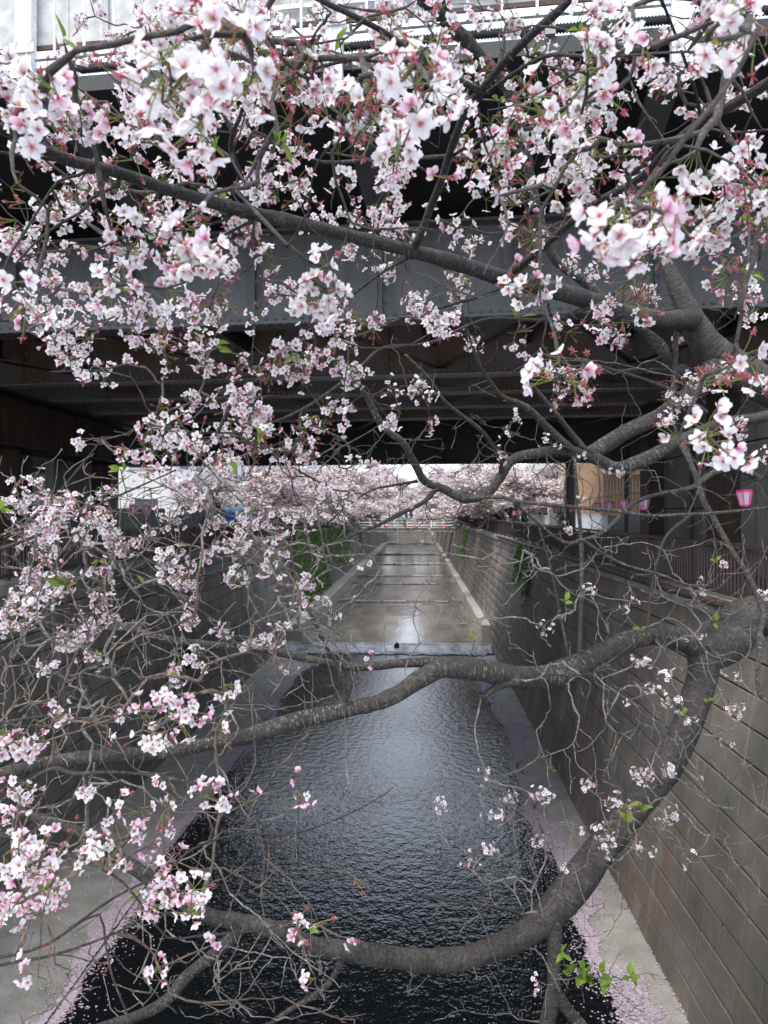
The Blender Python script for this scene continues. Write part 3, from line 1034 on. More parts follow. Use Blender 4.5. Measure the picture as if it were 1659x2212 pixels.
# ------------------------------------------------------------------ footbridge with traffic cones
fb = empty('footbridge', (-1.5, 95, TOP)); tag(fb, 'small footbridge with pale railings crossing the canal far beyond the railway bridge', 'footbridge')
m_ = MB(); m_.bevbox((-1.5, 96.5, 4.72), (12.6, 3.2, 0.5), 0.04); wpar(m_.build('beam', M['concrete']), fb)
m_ = MB(); m_.box((-1.5, 96.5, 5.02), (12.8, 3.4, 0.1)); wpar(m_.build('deck', M['pale_concrete']), fb)
for yy in (94.95, 98.05):
    for zz in (5.35, 5.7, 6.12):
        m_ = MB(); m_.box((-1.5, yy, zz), (12.6, 0.05, 0.06)); wpar(m_.build('rail', M['white']), fb)
    for k in range(9):
        m_ = MB(); m_.box((-7.6 + 1.525 * k, yy, 5.6), (0.07, 0.07, 1.1)); wpar(m_.build('post', M['white']), fb)
cone = MB(); cone.cyl((0, 0, 0.04), (0, 0, 0.7), 0.17, 10, 0.03); cone.box((0, 0, 0.02), (0.42, 0.42, 0.04))
come = cone.mesh('cone_body', M['orange'])
band = MB().cyl((0, 0, 0.33), (0, 0, 0.45), 0.108, 10, 0.087).mesh('white_band', M['white'])
for i, x in enumerate((-5.1, -4.0, -1.7, -0.5, 1.2, 2.9, 3.25)):
    o = empty('traffic_cone', (x, 95.3, 5.07)); link('cone_body', come, o); link('white_band', band, o)
    tag(o, '%s orange traffic cone from the left on the far footbridge' % ORD[i], 'traffic cone', 'traffic cones on the footbridge')

# ------------------------------------------------------------------ things on the banks beyond the bridge
# left: sheet metal hoarding, blue tarpaulin bundles, white houses
hd = empty('hoarding', (-11, 32, BANK)); tag(hd, 'grey corrugated sheet metal hoarding on the left bank past the bridge', 'hoarding')
V = []; F = []
nx = 160
for i in range(nx):
    x = -16.5 + 8.0 * i / (nx - 1)
    yy = 33.0 + 0.5 * i / nx + (0.025 if (i // 2) % 2 else -0.025)
    V += [(x, yy, BANK), (x, yy, 7.1)]
F = [(2 * i, 2 * i + 2, 2 * i + 3, 2 * i + 1) for i in range(nx - 1)]
wpar(link('corrugated_sheet', mesh_arrays('corrugated_sheet', V, np.array(F)), None, M['roller']), hd)
m_ = MB(); m_.box((-12.5, 33.2, 7.13), (8.1, 0.6, 0.06)); wpar(m_.build('cap', M['white']), hd)


def tarp(name, c, d, label, seed):
    rr = np.random.default_rng(seed)
    n = 14; V = []; F = []
    for j in range(9):
        t = j / 8
        for i in range(n):
            a = 2 * math.pi * i / n
            q = (1.0 - 0.12 * t) * (1 + rr.normal(0, 0.05)) * (1 if t < 0.75 else math.cos((t - 0.75) * 5.6))
            sx = np.sign(math.cos(a)) * abs(math.cos(a)) ** 0.5
            sy = np.sign(math.sin(a)) * abs(math.sin(a)) ** 0.5
            V.append((c[0] + d[0] / 2 * sx * q, c[1] + d[1] / 2 * sy * q, c[2] + d[2] * (t ** 0.8) * (1 + rr.normal(0, 0.02))))
    F = [(j * n + i, j * n + (i + 1) % n, (j + 1) * n + (i + 1) % n, (j + 1) * n + i) for j in range(8) for i in range(n)]
    me = mesh_arrays(name, V, [np.array(F)], smooth=True)
    return tag(link(name, me, None, M['blue']), label, 'tarpaulin')


tarp('tarpaulin_bundle', (-8.9, 33.0, BANK), (1.1, 1.1, 1.35), 'smaller dark blue tarpaulin bundle on the left bank', 1)
tarp('tarpaulin_bundle', (-8.75, 36.5, BANK), (1.6, 1.4, 1.75), 'larger bright blue tarpaulin bundle beyond the smaller one', 2)


def house(name, c, d, label, mwall, win=(3, 2), face='S', roof=None):
    root = empty(name, (c[0], c[1], BANK)); tag(root, label, 'building')
    m_ = MB(); m_.box((c[0], c[1], BANK + d[2] / 2), d); wpar(m_.build('wall', mwall), root)
    m_ = MB(); m_.box((c[0], c[1], BANK + d[2] + 0.12), (d[0] + 0.4, d[1] + 0.4, 0.24)); wpar(m_.build('roof', roof or M['roller']), root)
    for i in range(win[0]):
        for j in range(win[1]):
            wz = BANK + d[2] * (j + 0.55) / win[1]
            for sd in (0, 1):
                if sd == 0:
                    wx = c[0] - d[0] / 2 + d[0] * (i + 0.5) / win[0]; wy = c[1] - d[1] / 2
                    fr = MB().box((wx, wy - 0.02, wz), (d[0] / win[0] * 0.55, 0.08, d[2] / win[1] * 0.45)); pn = MB().box((wx, wy - 0.065, wz), (d[0] / win[0] * 0.47, 0.03, d[2] / win[1] * 0.38))
                else:
                    sx = 1 if c[0] < 0 else -1
                    wx = c[0] + sx * d[0] / 2; wy = c[1] - d[1] / 2 + d[1] * (i + 0.5) / win[0]
                    fr = MB().box((wx + sx * 0.02, wy, wz), (0.08, d[1] / win[0] * 0.55, d[2] / win[1] * 0.45)); pn = MB().box((wx + sx * 0.065, wy, wz), (0.03, d[1] / win[0] * 0.47, d[2] / win[1] * 0.38))
                o = wpar(fr.build('window', M['white']), root)
                p_ = pn.build('pane', M['glass']); p_.parent = o
    return root


house('house', (-20.0, 50.0), (11, 10, 9.0), 'white plastered house just past the bridge on the left bank', M['plaster'], (3, 3))
house('house', (-19.5, 64.0), (10, 11, 12.0), 'tall white apartment house second past the bridge on the left bank', M['plaster'], (4, 4))
house('house', (-20.5, 80.0), (12, 12, 10.0), 'pale grey house third past the bridge on the left bank', M['panel'], (4, 3))
house('house', (-20.0, 104.0), (11, 20, 13.0), 'long white block on the left bank beyond the footbridge', M['plaster'], (5, 4))
house('house', (19.5, 66.0), (10, 14, 11.0), 'white house behind the trees of the right bank', M['plaster'], (4, 3))
house('house', (19.0, 88.0), (11, 16, 12.0), 'pale block on the right bank beside the footbridge', M['panel'], (4, 4))

# right: wooden slatted building
wb_ = empty('wooden_building', (10.5, 40, BANK)); tag(wb_, 'light wooden slatted building on the right bank past the bridge', 'building')
m_ = MB(); m_.box((11.6, 40.2, BANK + 2.6), (6.4, 9.0, 5.2)); wpar(m_.build('wall', M['plaster']), wb_)
m_ = MB(); m_.box((11.6, 40.2, BANK + 5.3), (7.2, 9.8, 0.22)); wpar(m_.build('roof', M['wood']), wb_)
slm = MB().box((0, 0, 0), (0.06, 0.08, 3.6)).mesh('slat', M['wood'])
for k in range(44):
    o = link('slat', slm); o.location = (8.46 + 0.145 * k, 35.60, BANK + 3.2); wpar(o, wb_)
slm2 = MB().box((0, 0, 0), (0.08, 0.06, 3.6)).mesh('side_slat', M['wood'])
for k in range(60):
    o = link('side_slat', slm2); o.location = (8.32, 35.8 + 0.145 * k, BANK + 3.2); wpar(o, wb_)
for zz in (1.35, 3.2, 5.02):
    m_ = MB(); m_.box((11.6, 35.52, BANK + zz), (6.6, 0.06, 0.12)); wpar(m_.build('beam', M['wood']), wb_)
m_ = MB(); m_.box((10.0, 35.66, BANK + 0.65), (2.6, 0.05, 1.3)); wpar(m_.build('window', M['glass']), wb_)
pp = MB(); pp.cyl((6.55, 33.5, BANK), (6.55, 33.5, 13.5), 0.22, 12)
tag(pp.build('utility_pole', M['black']), 'thick black pole standing on the right bank behind the bridge', 'pole')
pp = MB(); pp.cyl((8.3, 31.0, BANK), (8.3, 31.0, 9.0), 0.12, 12)
tag(pp.build('utility_pole', M['black']), 'slim black post beside the wooden building on the right bank', 'pole')

# ------------------------------------------------------------------ ivy on the canal walls
def ivy(name, x_of_z, y0, y1, bottom, n, label, nx):
    base = np.array([(0, 0, 0), (0.5, 0.45, 0.06), (0, 1.0, 0.0), (-0.5, 0.45, 0.06)])
    ys = rng.uniform(y0, y1, n)
    zt = TOP + 0.08
    zb = np.array([bottom(y) for y in ys])
    t = rng.random(n) ** 1.1
    zs = zt - (zt - zb) * t
    keep = (np.sin(ys * 3.1) + np.sin(ys * 1.3 + 1) + rng.normal(0, 1.0, n)) > -1.3 - 1.5 * (1 - t)
    ys, zs = ys[keep], zs[keep]
    n = len(ys)
    V = np.zeros((n, 4, 3)); C = np.zeros((n, 3))
    sz = rng.uniform(0.09, 0.17, n)
    for i in range(n):
        a = rng.normal(math.pi, 0.7)
        e = np.array((0, math.cos(a), math.sin(a))); f = np.array((0, -math.sin(a), math.cos(a)))
        nrm = np.array((nx, 0, 0)) + rng.normal(0, 0.5, 3)
        p0 = np.array((x_of_z(zs[i]) + nx * rng.uniform(0.03, 0.22), ys[i], zs[i]))
        e = e + 0.6 * rng.normal(0, 1) * np.array((nx, 0, 0)); 
        V[i] = p0 + sz[i] * (np.outer(base[:, 0], e) + np.outer(base[:, 1], -f) + np.outer(base[:, 2], nrm))
        g_ = rng.uniform(0.55, 1.3)
        C[i] = np.array((0.12, 0.23, 0.06)) * g_ + (np.array((0.05, 0.05, 0.0)) if rng.random() < 0.12 else 0)
    me = mesh_arrays(name, V.reshape(-1, 3), np.arange(4 * n).reshape(n, 4), np.repeat(C, 4, axis=0))
    root = empty(name, (x_of_z(zt), (y0 + y1) / 2, zt)); tag(root, label, 'ivy')
    o = wpar(link('leaves', me, None, M['ivy']), root); o['kind'] = 'stuff'
    for k in range(5):
        y = y0 + (y1 - y0) * (k + 0.5) / 5
        q = np.array([(x_of_z(z) + nx * 0.04, y + 0.12 * math.sin(z * 2 + k), z) for z in np.linspace(zt, max(bottom(y), 1.0) + 0.3, 12)])
        Vt, Ft, Ut = tube(q, np.linspace(0.02, 0.008, 12), 5)
        wpar(link('stem', mesh_arrays('stem', Vt, Ft, UV=Ut), None, M['bark']), root)


wl = lambda z: LB + (LT - LB) * (z - 0.15) / (TOP - 0.37)
wr = lambda z: RB + (RT - RB) * (z - 0.10) / (TOP - 0.32)
ivy('ivy', wl, 44.0, 60, lambda y: 0.8 + 0.8 * math.sin(y * 1.1) ** 2, 7500, 'dense green ivy curtain hanging down the left canal wall', 1)
ivy('ivy', wl, 62, 80, lambda y: 1.6 + 1.4 * math.sin(y * 0.9) ** 2, 3200, 'second ivy patch farther along the left canal wall', 1)
ivy('ivy', wr, 29.2, 29.9, lambda y: 3.6 + 0.4 * math.sin(y * 9), 180, 'narrow ivy strand trailing over the right canal wall', -1)
ivy('ivy', wr, 31.5, 33.5, lambda y: 3.9 + 0.5 * math.sin(y * 5), 330, 'broader ivy strand farther along the right canal wall', -1)
ivy('ivy', wr, 68, 72, lambda y: 2.8, 700, 'ivy patch on the right canal wall near the footbridge', -1)

# ------------------------------------------------------------------ cherry trees far along the banks
def far_tree(seed):
    rr = np.random.default_rng(seed)
    ac = AC(); tips = []
    def grow(p, d, ln, r, lev):
        n = 6
        pts = [p]; q = p.copy(); dd = d.copy()
        for i in range(n):
            dd = dd + rr.normal(0, 0.16, 3) + np.array((0, 0, -0.015 * lev)); dd /= np.linalg.norm(dd)
            q = q + dd * ln / n; pts.append(q.copy())
        Vt, Ft, Ut = tube(np.array(pts), np.linspace(r, r * 0.62, n + 1), 7 if lev < 2 else 4, 0.06)
        ac.add(Vt, Ft, UV=Ut)
        if lev >= 2:
            for s_ in pts[2:]: tips.append((s_, lev))
        if lev == 4: return
        k = {0: 4, 1: 4, 2: 3, 3: 3}[lev]
        for i in range(k):
            a = rr.uniform(0, 6.28)
            out = np.array((math.cos(a), math.sin(a), rr.uniform(-0.25, 0.5) if lev else rr.uniform(0.15, 0.8)))
            nd = dd * 0.5 + out * 0.8; nd /= np.linalg.norm(nd)
            st_ = pts[-1] if i < 2 else pts[rr.integers(3, n)]
            grow(st_, nd, ln * rr.uniform(0.6, 0.85), r * 0.58, lev + 1)
    grow(np.zeros(3), np.array((0.15, 0, 1.0)), 2.2, 0.26, 0)
    tr = ac.mesh('trunk', M['bark_old'], True)
    T = np.array([t for t, _ in tips])
    T = T[T[:, 2] > 1.75]
    n = 15000
    c = T[rr.integers(0, len(T), n)] + rr.normal(0, 0.17, (n, 3))
    sz = rr.uniform(0.045, 0.11, n)
    e1 = rr.normal(0, 1, (n, 3)); e1 /= np.linalg.norm(e1, axis=1, keepdims=True)
    e2 = np.cross(e1, rr.normal(0, 1, (n, 3))); e2 /= np.linalg.norm(e2, axis=1, keepdims=True)
    V = np.stack([c - e1 * sz[:, None], c + e2 * sz[:, None] * 0.7, c + e1 * sz[:, None], c - e2 * sz[:, None] * 0.7], 1)
    pal = np.array([(0.66, 0.58, 0.58), (0.58, 0.48, 0.49), (0.70, 0.66, 0.65), (0.36, 0.23, 0.22), (0.22, 0.22, 0.09)])
    C = pal[rr.choice(5, n, p=[0.36, 0.24, 0.25, 0.10, 0.05])] * rr.uniform(0.85, 1.1, (n, 1))
    cr = mesh_arrays('crown', V.reshape(-1, 3), np.arange(4 * n).reshape(n, 4), np.repeat(np.clip(C, 0, 0.9), 4, axis=0))
    cr.materials.append(M['far_petal'])
    return tr, cr


FT = [far_tree(100 + k) for k in range(4)]
cnt = {'left': 0, 'right': 0}
for side, x, lean in (('left', -8.8, 1), ('right', 5.9, -1)):
    ys = [46, 52.5, 59, 66, 73, 80, 88, 100, 108, 117, 127, 138, 150, 163] if side == 'left' else [45, 51, 57.5, 64, 71, 78, 86, 99, 107, 116, 126, 137, 149, 162]
    for i, y in enumerate(ys):
        tr, cr = FT[(i * 3 + (0 if lean > 0 else 1)) % 4]
        o = empty('cherry_tree', (x + random.uniform(-.4, .4), y, BANK), random.uniform(-0.6, 0.6) + (0 if lean > 0 else math.pi))
        o.rotation_euler = (0, R(5), o.rotation_euler[2])
        sc_ = (0.36 + 0.0093 * y) * random.uniform(0.93, 1.07)
        o.scale = (1.45 * sc_ ** 0.5, 1.45 * sc_ ** 0.5, sc_)
        link('trunk', tr, o); link('crown', cr, o)
        tag(o, '%s blossoming cherry tree past the railway bridge on the %s bank' % (ORD[i], side), 'cherry tree', 'cherry trees lining the far %s bank' % side)

for side, x in (('left', -14.0), ('right', 11.8)):
    for i in range(8):
        y = 50 + 9.5 * i + random.uniform(-1, 1)
        tr, cr = FT[(i + 2) % 4]
        o = empty('cherry_tree', (x + random.uniform(-.8, .8) + (2 if side == 'right' else 0), y, BANK), i * 2.1)
        sc_ = 0.42 + 0.0093 * y
        o.scale = (1.4 * sc_, 1.4 * sc_, sc_)
        link('trunk', tr, o); link('crown', cr, o)
        tag(o, '%s cherry tree from the bridge in the rear row on the %s bank' % (ORD[i], side), 'cherry tree', 'cherry trees of the rear %s row' % side)
# the canal bends away at its far end: a bank with more trees closes the view
eb = MB(); eb.quad((-700, 172, BANK + 0.004), (700, 172, BANK + 0.004), (700, 900, BANK + 0.004), (-700, 900, BANK + 0.004))
eb.quad((LB - 1, 172, -1), (RB + 1, 172, -1), (RB + 1, 172, BANK + 0.004), (LB - 1, 172, BANK + 0.004))
tag(eb.build('far_bank', M['concrete']), kind='structure')
for i, (x, y) in enumerate(((-9, 176), (-5, 180), (-1.5, 175), (2.5, 181), (6, 176), (-12, 184), (10, 185), (-3, 190), (4, 192), (14, 178), (-16, 178))):
    tr, cr = FT[i % 4]
    o = empty('cherry_tree', (x, y, BANK), i * 1.3)
    o.scale = (1.35 + 0.1 * (i % 3),) * 3
    link('trunk', tr, o); link('crown', cr, o)
    tag(o, '%s tree of the pink clump of cherry trees at the far end of the canal' % ORD[i], 'cherry tree', 'cherry trees closing the far end of the canal')

# ------------------------------------------------------------------ the near cherry trees: limbs traced in real depth
# every limb: list of (x, y, depth, width in pixels of the 1659 wide photograph)
def limb3(l):
    out = []
    for x, y, d, wpx in l:
        p = P(x, y, d)
        out.append((*p, 0.73 * wpx / 1659.0 * d / 2))
    return out


A = {}   # low leaning tree on the right bank
A['trunk'] = [(1640, 1330, 6.7, 118), (1585, 1372, 6.6, 116), (1540, 1405, 6.55, 116), (1505, 1430, 6.5, 96)]
A1 = [(1530, 1405, 6.5, 92), (1470, 1378, 6.4, 70), (1420, 1374, 6.3, 58), (1370, 1380, 6.2, 62), (1310, 1408, 6.1, 68), (1250, 1437, 6.0, 72), (1190, 1460, 5.9, 70), (1120, 1465, 5.8, 66),
      (1040, 1448, 5.6, 64), (965, 1442, 5.45, 62), (915, 1462, 5.35, 58), (870, 1492, 5.3, 53), (820, 1516, 5.2, 50), (740, 1534, 5.1, 48), (630, 1560, 5.0, 48), (540, 1588, 4.9, 46), (450, 1607, 4.8, 44),
      (350, 1624, 4.7, 42), (250, 1630, 4.6, 40), (120, 1645, 4.5, 36), (0, 1672, 4.4, 34), (-150, 1700, 4.3, 28), (-320, 1690, 4.2, 18)]
A2 = [(990, 1440, 5.5, 36), (930, 1432, 5.5, 30), (860, 1434, 5.55, 27), (780, 1441, 5.5, 26), (700, 1430, 5.4, 26), (620, 1412, 5.3, 25), (540, 1398, 5.2, 24), (450, 1392, 5.1, 22), (360, 1380, 5.0, 20), (280, 1362, 4.9, 18),
      (170, 1358, 4.7, 15), (90, 1345, 4.6, 13), (0, 1330, 4.5, 10)]
A3 = [(265, 1630, 4.6, 34), (240, 1600, 4.6, 28), (215, 1562, 4.5, 25), (195, 1502, 4.4, 22), (175, 1442, 4.3, 20), (160, 1395, 4.25, 18), (130, 1370, 4.2, 16), (85, 1352, 4.1, 14), (35, 1330, 4.0, 12), (-40, 1300, 3.9, 9)]
A4 = [(752, 1520, 5.1, 22), (748, 1490, 5.05, 17), (725, 1432, 5.0, 15), (690, 1367, 4.9, 13), (652, 1277, 4.8, 11), (655, 1227, 4.7, 9), (668, 1160, 4.6, 7)]
A5 = [(505, 1390, 5.15, 20), (475, 1352, 5.1, 14), (425, 1317, 5.0, 13), (360, 1277, 4.9, 11), (300, 1247, 4.8, 9), (220, 1225, 4.6, 7)]
A6 = [(1525, 1400, 6.5, 108), (1520, 1440, 6.45, 96), (1508, 1500, 6.4, 84), (1475, 1590, 6.3, 86), (1430, 1665, 6.2, 88), (1365, 1755, 6.1, 86), (1300, 1830, 6.0, 90), (1250, 1900, 5.9, 94), (1195, 1968, 5.8, 96), (1140, 2012, 5.7, 80),
      (1050, 2055, 5.6, 68), (960, 2075, 5.5, 66), (860, 2070, 5.4, 64), (760, 2056, 5.3, 60), (680, 2045, 5.3, 55), (600, 2010, 5.2, 50), (520, 1992, 5.2, 48), (440, 1975, 5.1, 46), (370, 1932, 5.1, 44), (300, 1882, 5.0, 40),
      (250, 1850, 5.0, 36), (180, 1800, 4.9, 30), (60, 1760, 4.8, 24), (-80, 1730, 4.7, 16)]
A7 = [(1190, 1970, 5.75, 66), (1198, 2030, 5.7, 48), (1196, 2090, 5.65, 42), (1194, 2150, 5.6, 42), (1180, 2220, 5.6, 44), (1170, 2300, 5.5, 40)]
A7b = [(1196, 2130, 5.6, 40), (1225, 2180, 5.6, 34), (1265, 2225, 5.55, 30), (1310, 2290, 5.5, 26)]
A8 = [(520, 2000, 5.2, 44), (490, 2035, 5.15, 40), (450, 2071, 5.1, 36), (400, 2111, 5.05, 34), (360, 2160, 5.0, 32), (300, 2192, 4.9, 30), (220, 2218, 4.8, 26), (100, 2270, 4.7, 20)]
A9 = [(740, 2060, 5.3, 30), (728, 2095, 5.3, 20), (705, 2130, 5.25, 17), (660, 2161, 5.2, 16), (615, 2188, 5.2, 15), (570, 2225, 5.1, 14), (520, 2280, 5.0, 10)]
A10 = [(1150, 1985, 5.75, 16), (1090, 1962, 5.7, 10), (980, 1946, 5.6, 9), (895, 1931, 5.5, 7)]
A11 = [(1252, 1440, 6.0, 18), (1252, 1395, 6.0, 13), (1257, 1262, 6.1, 13), (1255, 1162, 6.2, 12), (1246, 1062, 6.2, 11), (1240, 985, 6.2, 9)]
A12 = [(1120, 1468, 5.7, 34), (1080, 1480, 5.65, 26), (1040, 1508, 5.6, 20)]
A13 = [(1230, 1430, 6.0, 10), (1215, 1350, 6.0, 8), (1190, 1230, 6.0, 7), (1165, 1140, 6.0, 6)]
A['limb'] = [A1, A2, A3, A4, A5, A6, A7, A7b, A8, A9, A10, A11, A12, A13]

B = {}   # tall tree on the right bank whose branches fill the upper view
B['trunk'] = [(1640, 825, 7.1, 110), (1590, 800, 7.05, 108), (1545, 765, 7.0, 100), (1515, 725, 6.95, 84), (1490, 675, 6.9, 66), (1462, 620, 6.9, 50), (1440, 560, 6.9, 34), (1450, 480, 6.9, 22), (1480, 400, 6.9, 14)]
B1 = [(1500, 690, 6.9, 60), (1420, 690, 6.4, 54), (1350, 680, 5.7, 56), (1290, 655, 5.1, 56), (1190, 625, 4.6, 50), (1090, 603, 4.2, 48), (990, 570, 3.8, 45), (900, 545, 3.5, 42), (790, 517, 3.2, 39), (650, 482, 2.9, 38), (540, 460, 2.6, 38),
      (400, 420, 2.35, 36), (250, 371, 2.1, 34), (160, 350, 2.0, 34), (90, 322, 1.85, 34), (0, 278, 1.7, 33), (-120, 220, 1.55, 30), (-300, 160, 1.4, 24)]
B2 = [(885, 552, 3.5, 32), (905, 515, 3.4, 25), (930, 450, 3.3, 23), (950, 400, 3.2, 23), (968, 340, 3.05, 23), (1000, 250, 2.8, 24), (1040, 195, 2.6, 24), (1095, 130, 2.45, 24), (1160, 65, 2.3, 25), (1205, 25, 2.2, 25), (1250, -25, 2.1, 24), (1330, -120, 1.9, 20)]
B3 = [(1080, 606, 4.2, 34), (1130, 572, 4.0, 24), (1190, 518, 3.7, 22), (1270, 450, 3.4, 22), (1350, 405, 3.1, 23), (1400, 370, 2.9, 24), (1450, 315, 2.6, 26), (1520, 260, 2.35, 27), (1590, 222, 2.1, 28), (1665, 175, 1.9, 29), (1780, 90, 1.7, 26)]
B4 = [(548, 462, 2.6, 30), (535, 430, 2.58, 22), (518, 375, 2.5, 20), (500, 325, 2.4, 18), (503, 285, 2.3, 15), (520, 245, 2.2, 12), (530, 180, 2.05, 9)]
B5 = [(1040, 198, 2.6, 24), (1000, 178, 2.5, 18), (945, 142, 2.35, 18), (880, 108, 2.2, 18), (830, 70, 2.05, 17), (755, 30, 1.9, 17), (685, -5, 1.75, 16), (600, -60, 1.6, 12)]
B6 = [(1475, 800, 6.95, 40), (1455, 800, 6.9, 34), (1432, 756, 6.8, 32), (1380, 706, 6.7, 30), (1330, 671, 6.6, 28), (1270, 616, 6.5, 26), (1195, 555, 6.3, 26), (1160, 450, 6.1, 28), (1135, 330, 5.9, 30), (1110, 215, 5.7, 34), (1035, 118, 5.5, 38),
      (985, 65, 5.3, 40), (940, 22, 5.1, 38), (880, -30, 4.9, 34)]
B6b = [(995, 75, 5.3, 22), (968, 50, 5.2, 22), (962, 0, 5.1, 22), (955, -60, 5.0, 20)]
B7 = [(1010, 235, 2.75, 14), (1070, 185, 2.6, 11), (1130, 145, 2.5, 12), (1190, 118, 2.4, 12), (1280, 122, 2.2, 10), (1345, 120, 2.0, 9), (1430, 115, 1.8, 8), (1530, 112, 1.6, 6)]
B8 = [(965, 345, 3.05, 10), (1030, 300, 2.9, 8), (1070, 270, 2.8, 7), (1130, 240, 2.6, 7), (1230, 225, 2.4, 6)]
B9 = [(1515, 262, 2.35, 12), (1500, 190, 2.2, 9), (1460, 75, 2.0, 9), (1430, 0, 1.9, 9), (1400, -80, 1.8, 8)]
B10 = [(1440, 328, 2.65, 10), (1520, 282, 2.5, 8), (1580, 287, 2.3, 7), (1665, 280, 2.1, 7)]
B11 = [(1300, 430, 3.3, 12), (1270, 400, 3.2, 9), (1230, 380, 3.1, 8), (1180, 380, 3.0, 7), (1100, 402, 2.9, 5)]
B11b = [(1250, 465, 3.45, 12), (1230, 455, 3.4, 9), (1180, 440, 3.3, 7), (1080, 430, 3.1, 5)]
B12 = [(1375, 392, 3.0, 10), (1430, 385, 2.9, 8), (1530, 385, 2.7, 7), (1665, 390, 2.4, 7)]
B13 = [(170, 352, 2.0, 18), (85, 340, 1.95, 12), (0, 330, 1.85, 11), (-100, 320, 1.75, 9)]
B14 = [(200, 362, 2.05, 12), (170, 378, 2.05, 9), (125, 392, 2.0, 9), (85, 450, 1.95, 8), (45, 515, 1.9, 8), (15, 565, 1.85, 7), (-10, 650, 1.8, 6)]
B15 = [(265, 380, 2.1, 12), (250, 402, 2.1, 9), (195, 430, 2.05, 9), (180, 455, 2.0, 8), (125, 485, 1.95, 8), (75, 525, 1.9, 7), (30, 575, 1.85, 6)]
B16 = [(570, 466, 2.65, 14), (550, 476, 2.6, 10), (500, 500, 2.55, 9), (450, 525, 2.5, 9), (375, 545, 2.4, 7), (300, 557, 2.3, 6), (210, 575, 2.2, 5)]
B16b = [(510, 452, 2.55, 14), (480, 476, 2.5, 8), (400, 495, 2.45, 7), (300, 505, 2.4, 6), (200, 540, 2.35, 5)]
B17 = [(665, 485, 2.95, 10), (667, 450, 2.9, 7), (675, 380, 2.85, 7), (700, 330, 2.8, 7), (750, 270, 2.7, 7), (830, 225, 2.6, 7), (900, 205, 2.5, 6)]
B18 = [(1075, 318, 5.6, 16), (1000, 335, 5.0, 14), (830, 345, 4.2, 12), (700, 350, 3.8, 11), (650, 330, 3.6, 10), (550, 295, 3.3, 8), (430, 280, 3.0, 7)]
B18 = [(1140, 335, 5.9, 20)] + B18
B19 = [(880, 110, 2.2, 12), (830, 135, 2.2, 10), (770, 128, 2.15, 10), (675, 150, 2.1, 10), (620, 172, 2.05, 9), (540, 190, 2.0, 7)]
B20 = [(1290, 660, 5.0, 16), (1180, 690, 4.7, 11), (1050, 690, 4.4, 10), (930, 740, 4.1, 10), (830, 751, 3.9, 11), (785, 786, 3.8, 10), (740, 826, 3.7, 10), (650, 886, 3.5, 9), (525, 931, 3.3, 7), (400, 936, 3.1, 5), (300, 960, 3.0, 4)]
B21 = [(900, 548, 3.5, 12), (830, 586, 3.4, 8), (750, 646, 3.4, 8), (690, 696, 3.35, 7), (600, 761, 3.3, 6), (500, 831, 3.2, 5), (430, 880, 3.15, 4)]
B22 = [(1120, 612, 4.3, 12), (1040, 640, 4.1, 9), (940, 668, 3.9, 8), (860, 690, 3.8, 8), (760, 730, 3.7, 7), (650, 770, 3.6, 6), (560, 800, 3.5, 5)]
# crooked bare limbs in the middle right
B30 = [(1560, 770, 7.0, 74), (1515, 825, 6.9, 60), (1470, 865, 6.8, 48), (1410, 905, 6.7, 46), (1350, 935, 6.6, 46), (1300, 965, 6.55, 46), (1270, 980, 6.5, 40)]
B31 = [(1720, 880, 6.6, 34), (1640, 902, 6.5, 32), (1560, 915, 6.45, 32), (1470, 950, 6.4, 36), (1420, 978, 6.4, 42), (1375, 1000, 6.4, 42), (1330, 1010, 6.4, 40), (1285, 990, 6.4, 36), (1240, 976, 6.35, 34), (1180, 976, 6.3, 30), (1110, 992, 6.2, 28), (1082, 1030, 6.15, 27),
       (1052, 1066, 6.1, 27), (1005, 1078, 6.0, 26), (960, 1058, 5.9, 25), (918, 1040, 5.8, 24), (895, 1000, 5.7, 22), (870, 955, 5.6, 21), (825, 918, 5.5, 20), (795, 862, 5.4, 18), (768, 820, 5.3, 16), (746, 786, 5.3, 13)]
B32 = [(1085, 1025, 6.15, 18), (1075, 981, 6.0, 14), (1040, 931, 5.8, 13), (995, 896, 5.7, 12), (960, 866, 5.6, 11), (925, 816, 5.5, 10), (875, 766, 5.4, 8)]
B33 = [(1255, 985, 6.4, 30), (1235, 970, 6.3, 24), (1190, 931, 6.2, 24), (1160, 900, 6.1, 24), (1130, 876, 6.0, 20), (1085, 856, 5.9, 13), (1062, 828, 5.8, 10), (1040, 796, 5.7, 9), (1015, 731, 5.6, 8), (1000, 681, 5.5, 6), (985, 620, 5.4, 5)]
B34 = [(1290, 985, 6.4, 22), (1265, 970, 6.35, 18), (1230, 931, 6.3, 17), (1195, 885, 6.2, 14), (1148, 830, 6.1, 12)]
B35 = [(1525, 890, 6.8, 16), (1470, 856, 6.6, 14), (1410, 826, 6.3, 12), (1330, 801, 6.0, 10), (1260, 781, 5.7, 8), (1180, 770, 5.5, 6)]
B36 = [(1480, 690, 6.9, 24), (1462, 720, 6.8, 18), (1458, 780, 6.8, 18), (1455, 850, 6.8, 16), (1460, 960, 6.8, 12)]
B37 = [(1470, 950, 6.4, 24), (1500, 1020, 6.2, 17), (1520, 1080, 6.1, 17), (1545, 1125, 6.0, 17), (1580, 1187, 5.9, 17), (1620, 1252, 5.8, 17), (1648, 1320, 5.7, 17), (1642, 1362, 5.6, 16), (1640, 1412, 5.5, 15), (1637, 1477, 5.4, 14), (1646, 1505, 5.3, 12), (1690, 1540, 5.2, 10)]
